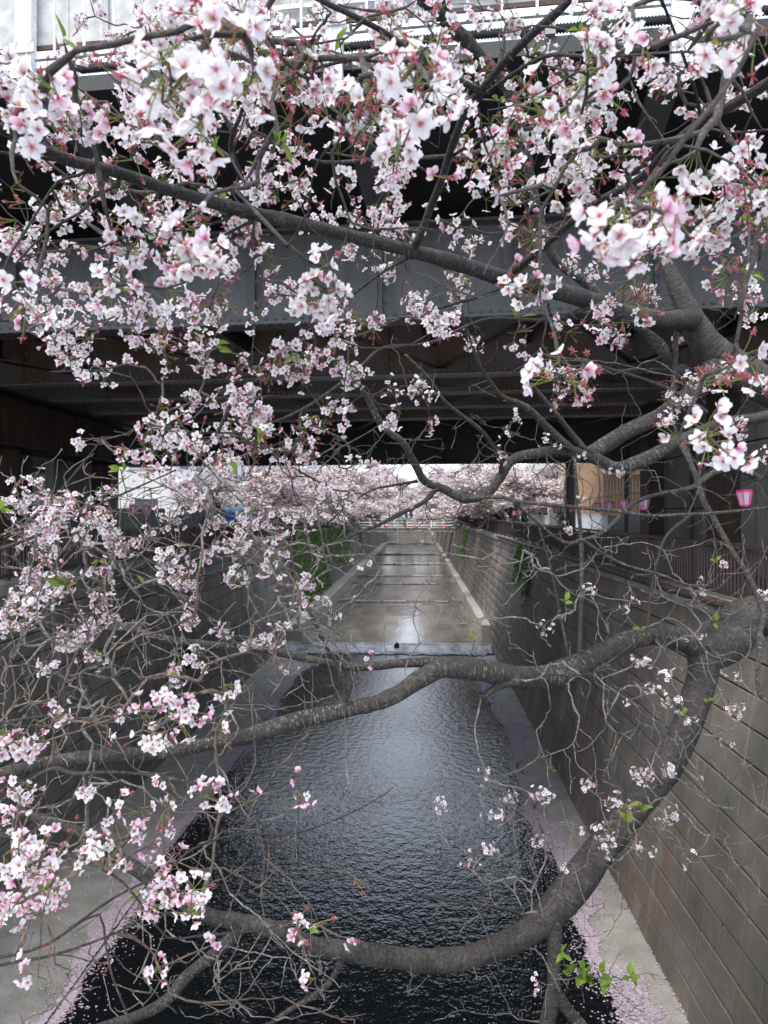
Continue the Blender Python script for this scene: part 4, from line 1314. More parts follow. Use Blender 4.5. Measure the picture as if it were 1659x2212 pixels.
B38 = [(1005, 1078, 6.0, 14), (1080, 1074, 5.9, 11), (1130, 1085, 5.8, 11), (1230, 1094, 5.6, 11), (1330, 1104, 5.4, 11), (1400, 1114, 5.3, 10), (1480, 1112, 5.2, 10), (1545, 1109, 5.0, 10), (1665, 1097, 4.8, 10), (1760, 1090, 4.6, 9)]
B39 = [(1490, 1114, 5.1, 10), (1440, 1157, 5.0, 8), (1420, 1212, 4.9, 7), (1405, 1287, 4.8, 7), (1395, 1372, 4.7, 7), (1360, 1397, 4.65, 7), (1305, 1437, 4.6, 7), (1260, 1457, 4.5, 6), (1180, 1457, 4.4, 4)]
B40 = [(1545, 1020, 6.0, 18), (1500, 1050, 5.9, 15), (1470, 1058, 5.8, 13), (1405, 1072, 5.7, 12), (1360, 1094, 5.7, 12), (1305, 1147, 5.6, 12), (1255, 1168, 5.5, 13), (1215, 1170, 5.5, 10), (1150, 1120, 5.4, 8), (1110, 1085, 5.3, 6)]
B40 = [(1640, 1035, 6.1, 24), (1590, 1010, 6.05, 22)] + B40
B41 = [(1262, 1168, 5.5, 10), (1305, 1197, 5.4, 8), (1355, 1222, 5.3, 8), (1430, 1242, 5.2, 8), (1480, 1262, 5.1, 8), (1530, 1266, 5.0, 7)]
B42 = [(942, 1056, 5.9, 18), (916, 1084, 5.7, 14), (880, 1103, 5.5, 13), (817, 1134, 5.2, 12), (772, 1151, 5.0, 11), (724, 1173, 4.8, 10), (664, 1194, 4.6, 9), (600, 1212, 4.4, 8), (525, 1222, 4.2, 7), (430, 1245, 4.0, 6), (300, 1270, 3.8, 5)]
B43 = [(900, 1040, 5.8, 10), (850, 1048, 5.6, 8), (800, 1060, 5.4, 7), (740, 1100, 5.2, 7), (690, 1135, 5.0, 6), (560, 1140, 4.8, 5)]
B['limb'] = [B1, B2, B3, B4, B5, B6, B6b, B7, B8, B9, B10, B11, B11b, B12, B13, B14, B15, B16, B16b, B17, B18, B19, B20, B21, B22, B30, B31, B32, B33, B34, B35, B36, B37, B38, B39, B40, B41, B42, B43]

Cc = {}  # tree on the left bank whose thin branches reach in from the left edge, close to the viewer
C1 = [(-60, 2075, 2.4, 12), (0, 2068, 2.4, 11), (100, 2040, 2.4, 9), (210, 1962, 2.35, 8), (270, 1925, 2.35, 8), (350, 1888, 2.3, 7), (420, 1832, 2.3, 7), (520, 1802, 2.3, 6), (640, 1800, 2.3, 5), (790, 1740, 2.3, 4), (850, 1700, 2.3, 3)]
C2 = [(225, 1880, 2.35, 8), (265, 1905, 2.35, 8), (310, 1960, 2.3, 7), (360, 2025, 2.3, 6), (430, 2021, 2.3, 6), (560, 2010, 2.25, 5), (640, 1985, 2.2, 4)]
C2 = [(-60, 1800, 2.45, 13), (60, 1815, 2.4, 12), (160, 1850, 2.4, 10)] + C2
C3 = [(150, 2005, 2.4, 8), (215, 1975, 2.38, 7), (228, 2040, 2.35, 6), (243, 2110, 2.3, 6), (275, 2190, 2.3, 5), (300, 2260, 2.3, 5)]
C4 = [(-80, 1790, 3.5, 18), (0, 1735, 3.5, 15), (60, 1690, 3.5, 13), (115, 1660, 3.5, 13), (160, 1671, 3.45, 12), (240, 1668, 3.4, 10), (330, 1675, 3.4, 9), (420, 1692, 3.3, 7), (510, 1720, 3.2, 6), (565, 1780, 3.1, 6), (630, 1860, 3.0, 5), (665, 1895, 2.9, 5), (745, 1887, 2.8, 4)]
C5 = [(185, 1670, 3.45, 11), (190, 1740, 3.4, 10), (186, 1800, 3.3, 9), (150, 1830, 3.1, 7)]
C6 = [(-80, 2120, 2.5, 12), (0, 2085, 2.5, 10), (120, 2062, 2.5, 8), (250, 2015, 2.5, 7), (330, 1975, 2.45, 6), (430, 1975, 2.4, 5), (500, 1990, 2.4, 4)]
C7 = [(-80, 1570, 2.9, 12), (0, 1560, 2.8, 9), (120, 1545, 2.7, 7), (230, 1560, 2.6, 6), (330, 1545, 2.5, 5)]
C8 = [(-80, 1190, 3.9, 14), (40, 1140, 3.8, 10), (120, 1070, 3.7, 9), (180, 1000, 3.6, 7), (220, 950, 3.5, 5)]
C9 = [(-80, 1210, 3.7, 13), (60, 1165, 3.6, 9), (170, 1110, 3.5, 8), (280, 1060, 3.4, 6), (380, 1015, 3.3, 5)]
Cc['limb'] = [C1, C2, C3, C4, C5, C6, C7, C8, C9]


def trunk_to(points, base, r_base):
    """prepend a base on the ground to a traced trunk"""
    t = limb3(points)
    first = np.array(t[0])
    b0 = np.array((*base, r_base))
    mid = 0.5 * (b0 + first); mid[2] = max(first[2] * 0.75 + b0[2] * 0.25, BANK + 0.1); mid[:2] = 0.35 * first[:2] + 0.65 * b0[:2]
    flare = b0.copy(); flare[2] -= 0.25; flare[3] *= 1.35
    return [tuple(flare), tuple(b0), tuple(mid)] + t


class Tree:
    def __init__(s, base, label):
        s.root = empty('cherry_tree', base)
        tag(s.root, label, 'cherry tree', 'cherry trees leaning over the near canal')
        s.pos, s.rad, s.par, s.dir = [], [], [], []   # candidate points for twigs

    def limb(s, pts4, name, m, step=0.05, sides=12, bump=0.07, cand=True):
        q = catmull(pts4, step)
        r = q[:, 3].copy()
        if len(q) > 8:
            k = rng.normal(0, 1, len(q))
            k = np.convolve(k, np.ones(5) / 5, 'same')
            r = r * (1 + 0.09 * k)
            q[:, :3] += np.stack([np.convolve(rng.normal(0, 1, len(q)), np.ones(9) / 9, 'same') for _ in range(3)], 1) * (0.10 * np.minimum(q[:, 3:4], 0.03) + 0.0015)
        Vt, Ft, Ut = tube(q[:, :3], r, sides, bump)
        # closed end
        n = len(Vt); tip = Vt[-sides:].mean(axis=0) + (q[-1, :3] - q[-2, :3]) / max(np.linalg.norm(q[-1, :3] - q[-2, :3]), 1e-6) * r[-1] * 0.6
        V = np.vstack([Vt, tip]); U = np.vstack([Ut, Ut[-1]])
        F3 = np.array([(n - sides + i, n - sides + (i + 1) % sides, n) for i in range(sides)])
        me = mesh_arrays(name, V, [F3, Ft], UV=U, smooth=True)
        me.materials.append(m)
        o = wpar(link(name, me), s.root)
        if cand:
            tg = np.gradient(q[:, :3], axis=0)
            tg /= np.maximum(np.linalg.norm(tg, axis=1, keepdims=True), 1e-9)
            for i in range(len(q)):
                s.pos.append(q[i, :3]); s.rad.append(r[i]); s.par.append(-1); s.dir.append(tg[i])
        return o


baseA, baseB, baseC = (5.35, 7.1, BANK), (5.75, 8.3, BANK), (-8.6, 2.6, BANK)
TA = Tree(baseA, 'dark cherry tree leaning from the right bank with thick bare limbs low over the water')
TB = Tree(baseB, 'cherry tree on the right bank whose long branches full of blossom cross the upper view')
TC = Tree(baseC, 'cherry tree on the left bank whose thin flowering twigs reach in from the left edge')
TA.limb(trunk_to(A['trunk'], baseA, 0.34), 'trunk', M['bark_old'], 0.06, 20, 0.05)
for l in A['limb']:
    big = max(q[3] for q in l) > 60
    TA.limb(limb3(l), 'limb', M['bark'] if not big or l is A1 else M['bark_old'], 0.05, 24 if big else 12, 0.085 if big else 0.07)
TB.limb(trunk_to(B['trunk'], baseB, 0.30), 'trunk', M['bark_old'], 0.06, 18, 0.05)
for l in B['limb']:
    TB.limb(limb3(l), 'limb', M['bark_dark'] if min(q[2] for q in l) < 4.5 else M['bark'], 0.035, 14 if max(q[3] for q in l) > 30 else 8, 0.05)
# left tree: upright trunk outside the frame with limbs reaching in
fork = (-7.6, 2.7, 7.6, 0.17)
TC.limb([(baseC[0], baseC[1], BANK - 0.2, 0.34), (*baseC, 0.26), (-8.2, 2.65, 6.6, 0.2), fork, (-6.8, 2.9, 9.2, 0.13), (-6.0, 3.1, 11.0, 0.07)], 'trunk', M['bark_old'], 0.1, 14, 0.05, False)
for l in Cc['limb']:
    q = limb3(l)
    e = np.array(q[0]); f0 = np.array(fork); f0[2] -= 0.5
    m1 = f0 * 0.6 + e * 0.4; m1[2] += 0.2; m1[3] = e[3] * 2.2
    f0[3] = e[3] * 3.2
    e1_ = e + (e - np.array(q[1])) * 0.6; e1_[3] = e[3] * 1.05
    lead = [tuple(f0), tuple(m1)] + [tuple(m1 * (1 - t_) + e1_ * t_) for t_ in (0.4, 0.65, 0.82, 0.92, 1.0)]
    TC.limb((lead if l[0][0] < 0 else []) + q, 'limb', M['bark'], 0.04, 8, 0.05)

# root flare etc. done; ---------------------------------------------------------------- where the blossom and the bare twigs are
GW, GH = 1659 / 16.0, 105.0
BLOOM = [
    [0, 2, 6, 8, 7, 6, 4, 4, 4, 5, 3, 2, 3, 4, 8, 8],
    [4, 6, 8, 9, 9, 7, 6, 5, 8, 8, 5, 6, 7, 5, 3, 2],
    [6, 6, 8, 8, 8, 5, 3, 6, 7, 6, 7, 7, 5, 1, .5, 5],
    [4, 4, 6, 8, 7, 6, 5, 5, 6, 5, 5, 6, 5, 6, 4, 4],
    [6, 6, 7, 7, 6, 6, 6, 7, 5, 6, 7, 5, 9, 9, 7, 7],
    [5, 6, 7, 6, 3, 3, 5, 6, 4, 4, 3, 4, 6, 6, 5, 4],
    [5, 5, 5, 4, 5, 4, 5, 4, 4, 4, 1, 1, 6, 4, 3, 3],
    [0, 4, 1, 4, 6, 6, 6, 4, 1, 1, 0, 2, 1, 0, 1, 1],
    [0, 0, 0, 6, 5, 6, 5, 1, 2, 0, .4, .6, .6, 1, 1, 1],
    [0, .4, 2, 5, 6, 4, 4, .5, .4, .4, .4, .4, .5, 0, 0, .5],
    [6, 5, 4, 5, 5, 3, 2, 1, .3, .2, .2, .2, .2, 0, 0, 0],
    [7, 6, 5, 5, 4, 2, 1.5, .5, .2, 0, 0, 0, 0, 0, 0, .2],
    [6, 4, 2, 2, 1, 1, 2, .2, 0, 0, 0, .3, .2, .3, .5, .2],
    [2, 2, 1, 1.5, .5, 2, .2, .2, 0, 0, 0, 0, 0, .4, 0, .2],
    [3, 0, .7, 3, 1, 0, 0, 0, 0, 0, 0, 0, 0, .5, .7, .7],
    [1, .3, .3, .8, .4, 0, 0, 0, 0, 0, 0, 0, 0, .6, .5, .3],
    [2.5, .7, .5, 1, 1, 0, 0, 0, 0, .3, .7, .6, 1, .6, .2, 0],
    [6, 5, 2, 1.5, 0, 0, 0, 0, 0, .3, .5, .6, .8, .4, .2, 0],
    [6, 3, .5, 2, .3, 0, 0, 0, 0, 0, 0, 0, 0, 0, 0, 0],
    [1, .3, .3, 1, .3, .3, .3, .3, 0, 0, 0, 0, 0, 0, 0, 0],
    [0, 0, 0, 0, 0, 0, .2, .2, 0, 0, 0, .2, .2, 0, 0, 0]]
BARE = [
    [0, 0, 0, 1, 1, 1, 1, 1, 2, 2, 3, 3, 3, 3, 2, 1],
    [0, 0, 1, 1, 1, 1, 2, 2, 2, 2, 3, 3, 3, 3, 3, 2],
    [1, 1, 1, 1, 1, 2, 2, 2, 2, 2, 2, 3, 3, 3, 3, 2],
    [2, 2, 1, 1, 1, 2, 2, 2, 2, 2, 2, 3, 3, 3, 3, 2],
    [2, 2, 2, 1, 1, 1, 2, 2, 2, 2, 2, 2, 2, 2, 3, 2],
    [1, 1, 1, 1, 2, 2, 2, 2, 2, 2, 2, 2, 2, 2, 3, 3],
    [1, 1, 1, 2, 2, 2, 2, 2, 2, 2, 3, 3, 2, 3, 3, 3],
    [0, 1, 1, 2, 2, 2, 3, 3, 3, 4, 4, 4, 4, 4, 4, 3],
    [0, 0, 1, 1, 2, 2, 3, 4, 4, 4, 4, 4, 5, 5, 4, 3],
    [2, 3, 2, 2, 3, 3, 4, 6, 6, 6, 5, 5, 5, 4, 4, 3],
    [7, 7, 6, 7, 8, 7, 7, 7, 6, 6, 5, 5, 5, 4, 4, 3],
    [8, 8, 9, 9, 8, 7, 6, 5, 3, 3, 4, 5, 5, 4, 3, 4],
    [8, 9, 9, 9, 8, 6, 6, 3, 2, 2, 3, 4, 4, 4, 5, 4],
    [8, 9, 9, 8, 7, 6, 4, 2, 1, 1, 1, 3, 4, 4, 3, 3],
    [8, 9, 8, 8, 6, 4, 2, 1, 0, 0, 0, 1, 4, 5, 4, 3],
    [8, 8, 7, 6, 4, 2, 1, 0, 0, 0, 0, 2, 4, 4, 3, 2],
    [7, 7, 6, 5, 4, 3, 3, 2, 1, 2, 4, 5, 5, 4, 3, 3],
    [5, 4, 3, 3, 3, 3, 2, 1, .5, 2, 4, 5, 5, 4, 4, 3],
    [4, 4, 3, 3, 3, 2, 1, .5, .5, 1, 3, 3, 3, 1, 0, .5],
    [3, 4, 4, 4, 4, 4, 3, 1, .5, .5, 1, 1, 1, 0, 0, .5],
    [3, 4, 5, 5, 5, 5, 4, 2, 1, 1, 1, 2, 2, 1, 0, 0]]


def cell_depth(r, c):
    if r <= 5: return (1.35, 2.95)
    if r <= 8: return (2.5, 3.4) if c < 8 else ((2.6, 4.2) if r == 6 else (4.6, 6.2))
    if r == 9: return (3.0, 3.8) if c < 8 else (5.2, 6.2)
    if r <= 13: return (3.0, 4.0) if c < 8 else (5.2, 6.3)
    return (1.95, 2.7) if c < 8 else (5.0, 6.0)


FL = 0.0375   # flower diameter
FRONT = []
for l_ in (B1, B2, B3, B4, B5, B14, B15, B7, B9):
    q_ = catmull(l_, 18.0)
    FRONT.append(q_)
FRONT = np.concatenate(FRONT)


def behind(x, y, d, m=46):
    k = np.hypot(FRONT[:, 0] - x, FRONT[:, 1] - y)
    i = int(np.argmin(k))
    if k[i] < FRONT[i, 3] / 2 + m and d < FRONT[i, 2] + 0.12 and rng.random() < 0.93:
        d = FRONT[i, 2] + rng.uniform(0.1, 0.6)
    return d


umb = []     # (pos, tree, n flowers, p_spent, near)


def pick_tree(x, y, d):
    r = y / GH
    if x < 760 and r >= 13.6 and d < 3.2: return TC
    if x < 330 and 9.3 < r < 13.6: return TC if rng.random() < 0.45 else TA
    if r < 9.9 or (r < 11.8 and x > 950): return TB
    return TA if d > 2.9 else TC


for r in range(21):
    for c in range(16):
        dn = BLOOM[r][c]
        if not dn: continue
        d0, d1 = cell_depth(r, c)
        dm = 0.5 * (d0 + d1)
        px = FL * 1659 / dm
        nf = dn / 9.0 * (2.7 if r <= 4 else 2.1) * GW * GH / (0.42 * px * px)
        nu = nf / 4.0
        nu = int(nu) + (rng.random() < nu - int(nu))
        while nu > 0:
            x, y = (c + rng.random()) * GW, (r + rng.random()) * GH
            d = behind(x, y, rng.uniform(d0, d1))
            k = min(nu, int(rng.integers(5, 12))); nu -= k
            tr_ = pick_tree(x, y, d)
            ctr = P(x, y, d)
            sp = (0.80 if rng.random() < 0.38 else 0.16) if r < 10 else 0.2
            for _ in range(k):
                umb.append((ctr + rng.normal(0, 1, 3) * np.array((0.030, 0.026, 0.024)), tr_, int(rng.integers(3, 6)), sp, False))


def spray(x, y, d, rx, ry, n, p_spent, tree, dj=0.12):
    for _ in range(n):
        a, q = rng.random() * 6.28, math.sqrt(rng.random())
        umb.append((P(x + rx * q * math.cos(a), y + ry * q * math.sin(a), d * (1 + dj * rng.uniform(-1, 1))), tree, int(rng.integers(3, 6)), p_spent, True))


# the large sprays one can pick out, nearest ones first
spray(410, 175, 0.84, 90, 95, 9, 0.10, TB, 0.08)
spray(480, 60, 0.95, 60, 50, 5, 0.75, TB)
spray(530, 180, 0.95, 40, 30, 3, 0.7, TB)
spray(1400, 455, 0.88, 95, 55, 9, 0.08, TB, 0.07)
spray(905, 175, 1.02, 60, 55, 6, 0.12, TB)
spray(940, 105, 1.05, 50, 25, 3, 0.9, TB)
spray(850, 310, 1.15, 30, 35, 2, 0.0, TB)
spray(1570, 60, 1.0, 65, 60, 6, 0.2, TB)
spray(1390, 100, 1.1, 40, 35, 2, 0.3, TB)
spray(1290, 175, 1.25, 70, 40, 5, 0.25, TB)
spray(1190, 240, 1.35, 70, 50, 6, 0.5, TB)
spray(100, 190, 1.15, 60, 40, 4, 0.15, TB)
spray(130, 290, 1.25, 50, 30, 3, 0.1, TB)
spray(25, 640, 1.35, 35, 70, 6, 0.1, TB)
spray(340, 640, 1.75, 55, 35, 6, 0.05, TB)
spray(250, 600, 1.6, 55, 30, 5, 0.5, TB)
spray(190, 640, 2.6, 50, 50, 9, 0.1, TB)
spray(150, 745, 2.7, 50, 25, 6, 0.25, TB)
spray(205, 805, 2.7, 28, 16, 4, 0.25, TB)
spray(365, 935, 2.4, 42, 35, 6, 0.05, TB)
spray(430, 960, 2.5, 30, 35, 5, 0.1, TB)
spray(600, 940, 2.6, 80, 40, 9, 0.35, TB)
spray(300, 985, 2.4, 35, 22, 4, 1.0, TB)
spray(455, 1010, 2.4, 60, 40, 7, 0.1, TB)
spray(1215, 790, 1.45, 55, 35, 6, 0.85, TB)
spray(1545, 805, 1.5, 50, 45, 5, 0.85, TB)
spray(1635, 770, 1.4, 25, 35, 3, 0.7, TB)
spray(1500, 940, 1.35, 40, 30, 5, 0.95, TB)
spray(1545, 975, 1.25, 30, 25, 2, 0.0, TB)
spray(1310, 690, 2.1, 50, 50, 6, 0.15, TB)
spray(1390, 640, 1.9, 70, 50, 7, 0.7, TB)
spray(958, 715, 2.6, 30, 25, 5, 0.05, TB)
spray(845, 900, 3.2, 28, 20, 4, 0.05, TB)
spray(350, 1565, 1.95, 55, 42, 6, 0.0, TC)
spray(30, 1600, 1.9, 45, 30, 5, 0.05, TC)
spray(465, 1715, 2.0, 42, 32, 5, 0.0, TC)
spray(645, 1700, 2.4, 22, 20, 3, 0.1, TC)
spray(315, 1740, 2.2, 45, 25, 4, 0.25, TC)
spray(70, 1850, 1.75, 75, 45, 10, 0.0, TC)
spray(25, 1950, 1.75, 45, 45, 6, 0.0, TC)
spray(215, 1850, 2.0, 35, 35, 5, 0.05, TC)
spray(385, 1950, 1.95, 55, 40, 8, 0.05, TC)
spray(375, 1880, 2.0, 25, 25, 2, 0.0, TC)
spray(645, 1995, 2.1, 40, 30, 4, 0.2, TC)
spray(765, 1880, 2.6, 14, 12, 1, 1.0, TC)
spray(1380, 1680, 5.2, 28, 18, 4, 0.05, TA)
spray(1440, 1460, 5.0, 30, 20, 3, 0.05, TA)
spray(1290, 1790, 5.2, 40, 12, 4, 0.05, TA)
spray(1060, 1770, 5.0, 35, 15, 3, 0.05, TA)

bare = []
for r in range(21):
    for c in range(16):
        k = BARE[r][c] * (0.9 if r < 9 else ((3.0 if c < 8 else 3.4) if r < 15 or c > 8 else 1.6))
        k = int(k) + (rng.random() < k - int(k))
        d0, d1 = cell_depth(r, c)
        if r >= 9 and c < 8: d0, d1 = (2.6, 4.9)
        if r >= 17 and c < 8: d0, d1 = (2.3, 5.0)
        for _ in range(k):
            x, y = (c + rng.random()) * GW, (r + rng.random()) * GH
            d = rng.uniform(d0, d1)
            bare.append((P(x, y, d), pick_tree(x, y, d) if d < 3.4 or r < 10 else (TB if r < 10.5 and c >= 6 else TA), 0, 0, False))


LEAF_SPOTS = ((605, 312, 1.5, 5, 0.042, TB), (137, 88, 1.3, 3, 0.04, TB), (1250, 70, 2.0, 4, 0.042, TB), (735, 95, 2.0, 3, 0.04, TB), (1255, 370, 2.2, 3, 0.045, TB), (1000, 607, 3.4, 3, 0.05, TB),
                            (1120, 682, 2.9, 3, 0.06, TB), (465, 325, 2.0, 3, 0.04, TB), (475, 425, 2.0, 3, 0.035, TB), (800, 270, 2.3, 2, 0.035, TB), (640, 775, 2.7, 4, 0.05, TB), (470, 750, 3.0, 3, 0.05, TB),
                            (720, 775, 3.2, 4, 0.045, TB), (1080, 222, 2.3, 2, 0.04, TB), (570, 935, 2.5, 3, 0.05, TB), (1620, 600, 2.2, 4, 0.04, TB), (1615, 480, 2.0, 5, 0.035, TB), (500, 1000, 2.5, 2, 0.05, TB),
                            (260, 1015, 2.5, 4, 0.04, TC), (142, 1262, 2.8, 4, 0.06, TC), (215, 1210, 3.2, 2, 0.05, TC), (5, 1105, 2.8, 3, 0.045, TC), (310, 1260, 3.2, 2, 0.05, TA), (430, 1400, 4.0, 3, 0.05, TA),
                            (1220, 1302, 5.3, 4, 0.07, TA), (1025, 1377, 5.2, 4, 0.06, TA), (1545, 1345, 5.6, 5, 0.075, TA), (1385, 1360, 5.8, 3, 0.06, TA), (1300, 1440, 5.6, 4, 0.06, TA), (1355, 1776, 5.2, 3, 0.10, TA),
                            (1388, 1742, 5.2, 4, 0.08, TA), (1190, 1657, 5.2, 3, 0.06, TA), (1530, 1515, 5.0, 4, 0.05, TA), (1480, 1545, 5.0, 3, 0.05, TA), (1215, 2060, 5.2, 4, 0.08, TA), (1360, 2110, 5.2, 6, 0.10, TA), (1320, 2120, 5.2, 3, 0.08, TA),
                            (1545, 1215, 5.8, 4, 0.08, TA), (1350, 1745, 5.2, 2, 0.06, TA), (300, 1925, 3.0, 2, 0.04, TC))
for (x, y, d, n_, sz, tr) in LEAF_SPOTS:
    bare.append((P(x, y, d), tr, 0, 0, True))
for k in range(6):
    bare.append((P(1225 + 19 * k, 2105 + 6 * (k % 2), 5.2), TA, 0, 0, True))


# ------------------------------------------------------------------ grow twigs from the limbs to every umbel and bare tip
skipped = set()
for tree in (TA, TB, TC):
    nodes = [u for u in umb + bare if u[1] is tree]
    cap = len(tree.pos) + len(nodes) * 60
    POS = np.zeros((cap, 3), dtype=np.float64); POS[:len(tree.pos)] = np.array(tree.pos)
    DIR = np.zeros((cap, 3)); DIR[:len(tree.pos)] = np.array(tree.dir)
    n = n_limb = len(tree.pos)
    par = np.full(cap, -1, dtype=np.int64)
    LR = np.array(tree.rad)
    d_init = np.array([np.min(np.linalg.norm(POS[:n_limb] - u[0], axis=1)) for u in nodes])
    twigs = []   # (anchor index, first, last)
    for oi in np.argsort(d_init):
        u = nodes[oi]
        p = u[0]
        dv = p - POS[:n]
        dd = np.linalg.norm(dv, axis=1)
        # prefer anchors whose own direction already points our way
        al = np.einsum('ij,ij->i', dv, DIR[:n]) / np.maximum(dd, 1e-6)
        cost = dd * (1.25 - 0.35 * al) + np.where(np.arange(n) < n_limb, 0.0, -0.004)
        a = int(np.argmin(cost))
        L = dd[a]
        if L > 2.2 and not u[4]:
            skipped.add(id(u)); continue
        k = max(2, min(50, int(L / 0.045)))
        st_d = DIR[a] * 0.35 + dv[a] / max(L, 1e-6) * 0.75 + rng.normal(0, 0.16, 3)
        st_d /= np.linalg.norm(st_d)
        c1 = POS[a] + st_d * L * 0.4
        c2 = p - (dv[a] / max(L, 1e-6) + rng.normal(0, 0.16, 3) + np.array((0, 0, 0.1))) * L * 0.33
        t = np.linspace(0, 1, k + 1)[1:, None]
        q = (1 - t) ** 3 * POS[a] + 3 * (1 - t) ** 2 * t * c1 + 3 * (1 - t) * t ** 2 * c2 + t ** 3 * p
        jit = rng.normal(0, 1, (k, 3)) * 0.0055 * min(1, L * 3)
        jit[-1] = 0
        q = q + jit
        if n + k >= cap:
            skipped.add(id(u)); continue
        POS[n:n + k] = q
        pv = np.vstack([POS[a], q])
        tg = np.diff(pv, axis=0); tg /= np.maximum(np.linalg.norm(tg, axis=1, keepdims=True), 1e-9)
        DIR[n:n + k] = tg
        par[n] = a
        par[n + 1:n + k] = np.arange(n, n + k - 1)
        twigs.append((a, n, n + k))
        n += k
        if L > 0.12:
            for _ in range(1 + int(L > 0.3) + int(L > 0.6) if u[2] == 0 else int(rng.random() < 0.4)):
                b0 = int(rng.integers(n - k, n))
                ks = 4
                if n + ks + k >= cap: break
                sd = DIR[b0] * rng.uniform(0.3, 1.0) + rng.normal(0, 0.6, 3) + np.array((0, 0, 0.2)); sd /= np.linalg.norm(sd)
                ls = rng.uniform(0.04, 0.16) * min(1.0, 0.4 + L)
                q = POS[b0] + np.outer(np.linspace(0, 1, ks + 1)[1:], sd) * ls + rng.normal(0, 0.003, (ks, 3))
                POS[n:n + ks] = q; DIR[n:n + ks] = sd
                par[n] = b0; par[n + 1:n + ks] = np.arange(n, n + ks - 1)
                twigs.append((b0, n, n + ks)); n += ks
    # pipe model radii
    load = np.zeros(n)
    for a, s0, s1 in twigs: load[s1 - 1] += 1
    for i in range(n - 1, n_limb - 1, -1):
        if par[i] >= 0: load[par[i]] += load[i]
    ac = AC()
    for a, s0, s1 in twigs:
        idx = np.arange(s0, s1)
        r_ = 0.0014 * np.maximum(load[idx], 1) ** 0.38
        r_ = np.minimum(r_, 0.0065)
        pts = np.vstack([POS[a], POS[idx]])
        rr = np.concatenate([[r_[0]], r_])
        if a < n_limb: rr[0] = min(r_[0] * 1.5, LR[a])
        dist = np.linalg.norm(pts.mean(axis=0) - np.array((0, 0, EYE)))
        rr = np.maximum(rr, 0.0014 if dist < 2.6 else (0.0015 if dist < 4 else 0.0024)) * (1 + 0.30 * np.abs(rng.normal(0, 1, len(rr))) * (rng.random(len(rr)) < 0.5))
        rr[-1] *= 0.7
        Vt, Ft, Ut = tube(pts, rr, 6 if dist < 2.5 else 5)
        ac.add(Vt, Ft, UV=Ut)
    o = wpar(link('twigs', ac.mesh('twigs', {id(TA): M['twig'], id(TB): M['dark_twig'], id(TC): M['tan_twig']}[id(tree)], True)), tree.root)
    o['kind'] = 'stuff'
    print('twigs', len(twigs), 'points', n)

# ------------------------------------------------------------------ flowers
def petal(nu, nl, L, W, openness, notch, cup, twist, rr):
    """petal along +x from the flower centre, z up; returns V, F, t, u"""
    V, T, U = [], [], []
    for i in range(nl):
        t = i / (nl - 1)
        w_ = W * (0.16 + 0.84 * math.sin(math.pi * min(1, t * 0.92) ** 0.85) ** 0.75) if t < 0.999 else W * 0.42
        for j in range(nu):
            u = -1 + 2 * j / (nu - 1)
            rad = L * t * (1 - 0.10 * u * u * t) - notch * L * (1 - abs(u)) ** 2 * (t ** 6)
            y = w_ * u
            zc = cup * L * t * t + 0.10 * L * u * u * math.sin(math.pi * t) + twist * u * t * L
            V.append((0.035 + rad * math.cos(openness) - zc * math.sin(openness), y, rad * math.sin(openness) + zc * math.cos(openness)))
            T.append(t); U.append(u)
    F = [(i * nu + j, i * nu + j + 1, (i + 1) * nu + j + 1, (i + 1) * nu + j) for i in range(nl - 1) for j in range(nu - 1)]
    return np.array(V), np.array(F), np.array(T), np.array(U)


def lerp(a, b, t): return np.array(a)[None] * (1 - t[:, None]) + np.array(b)[None] * t[:, None]


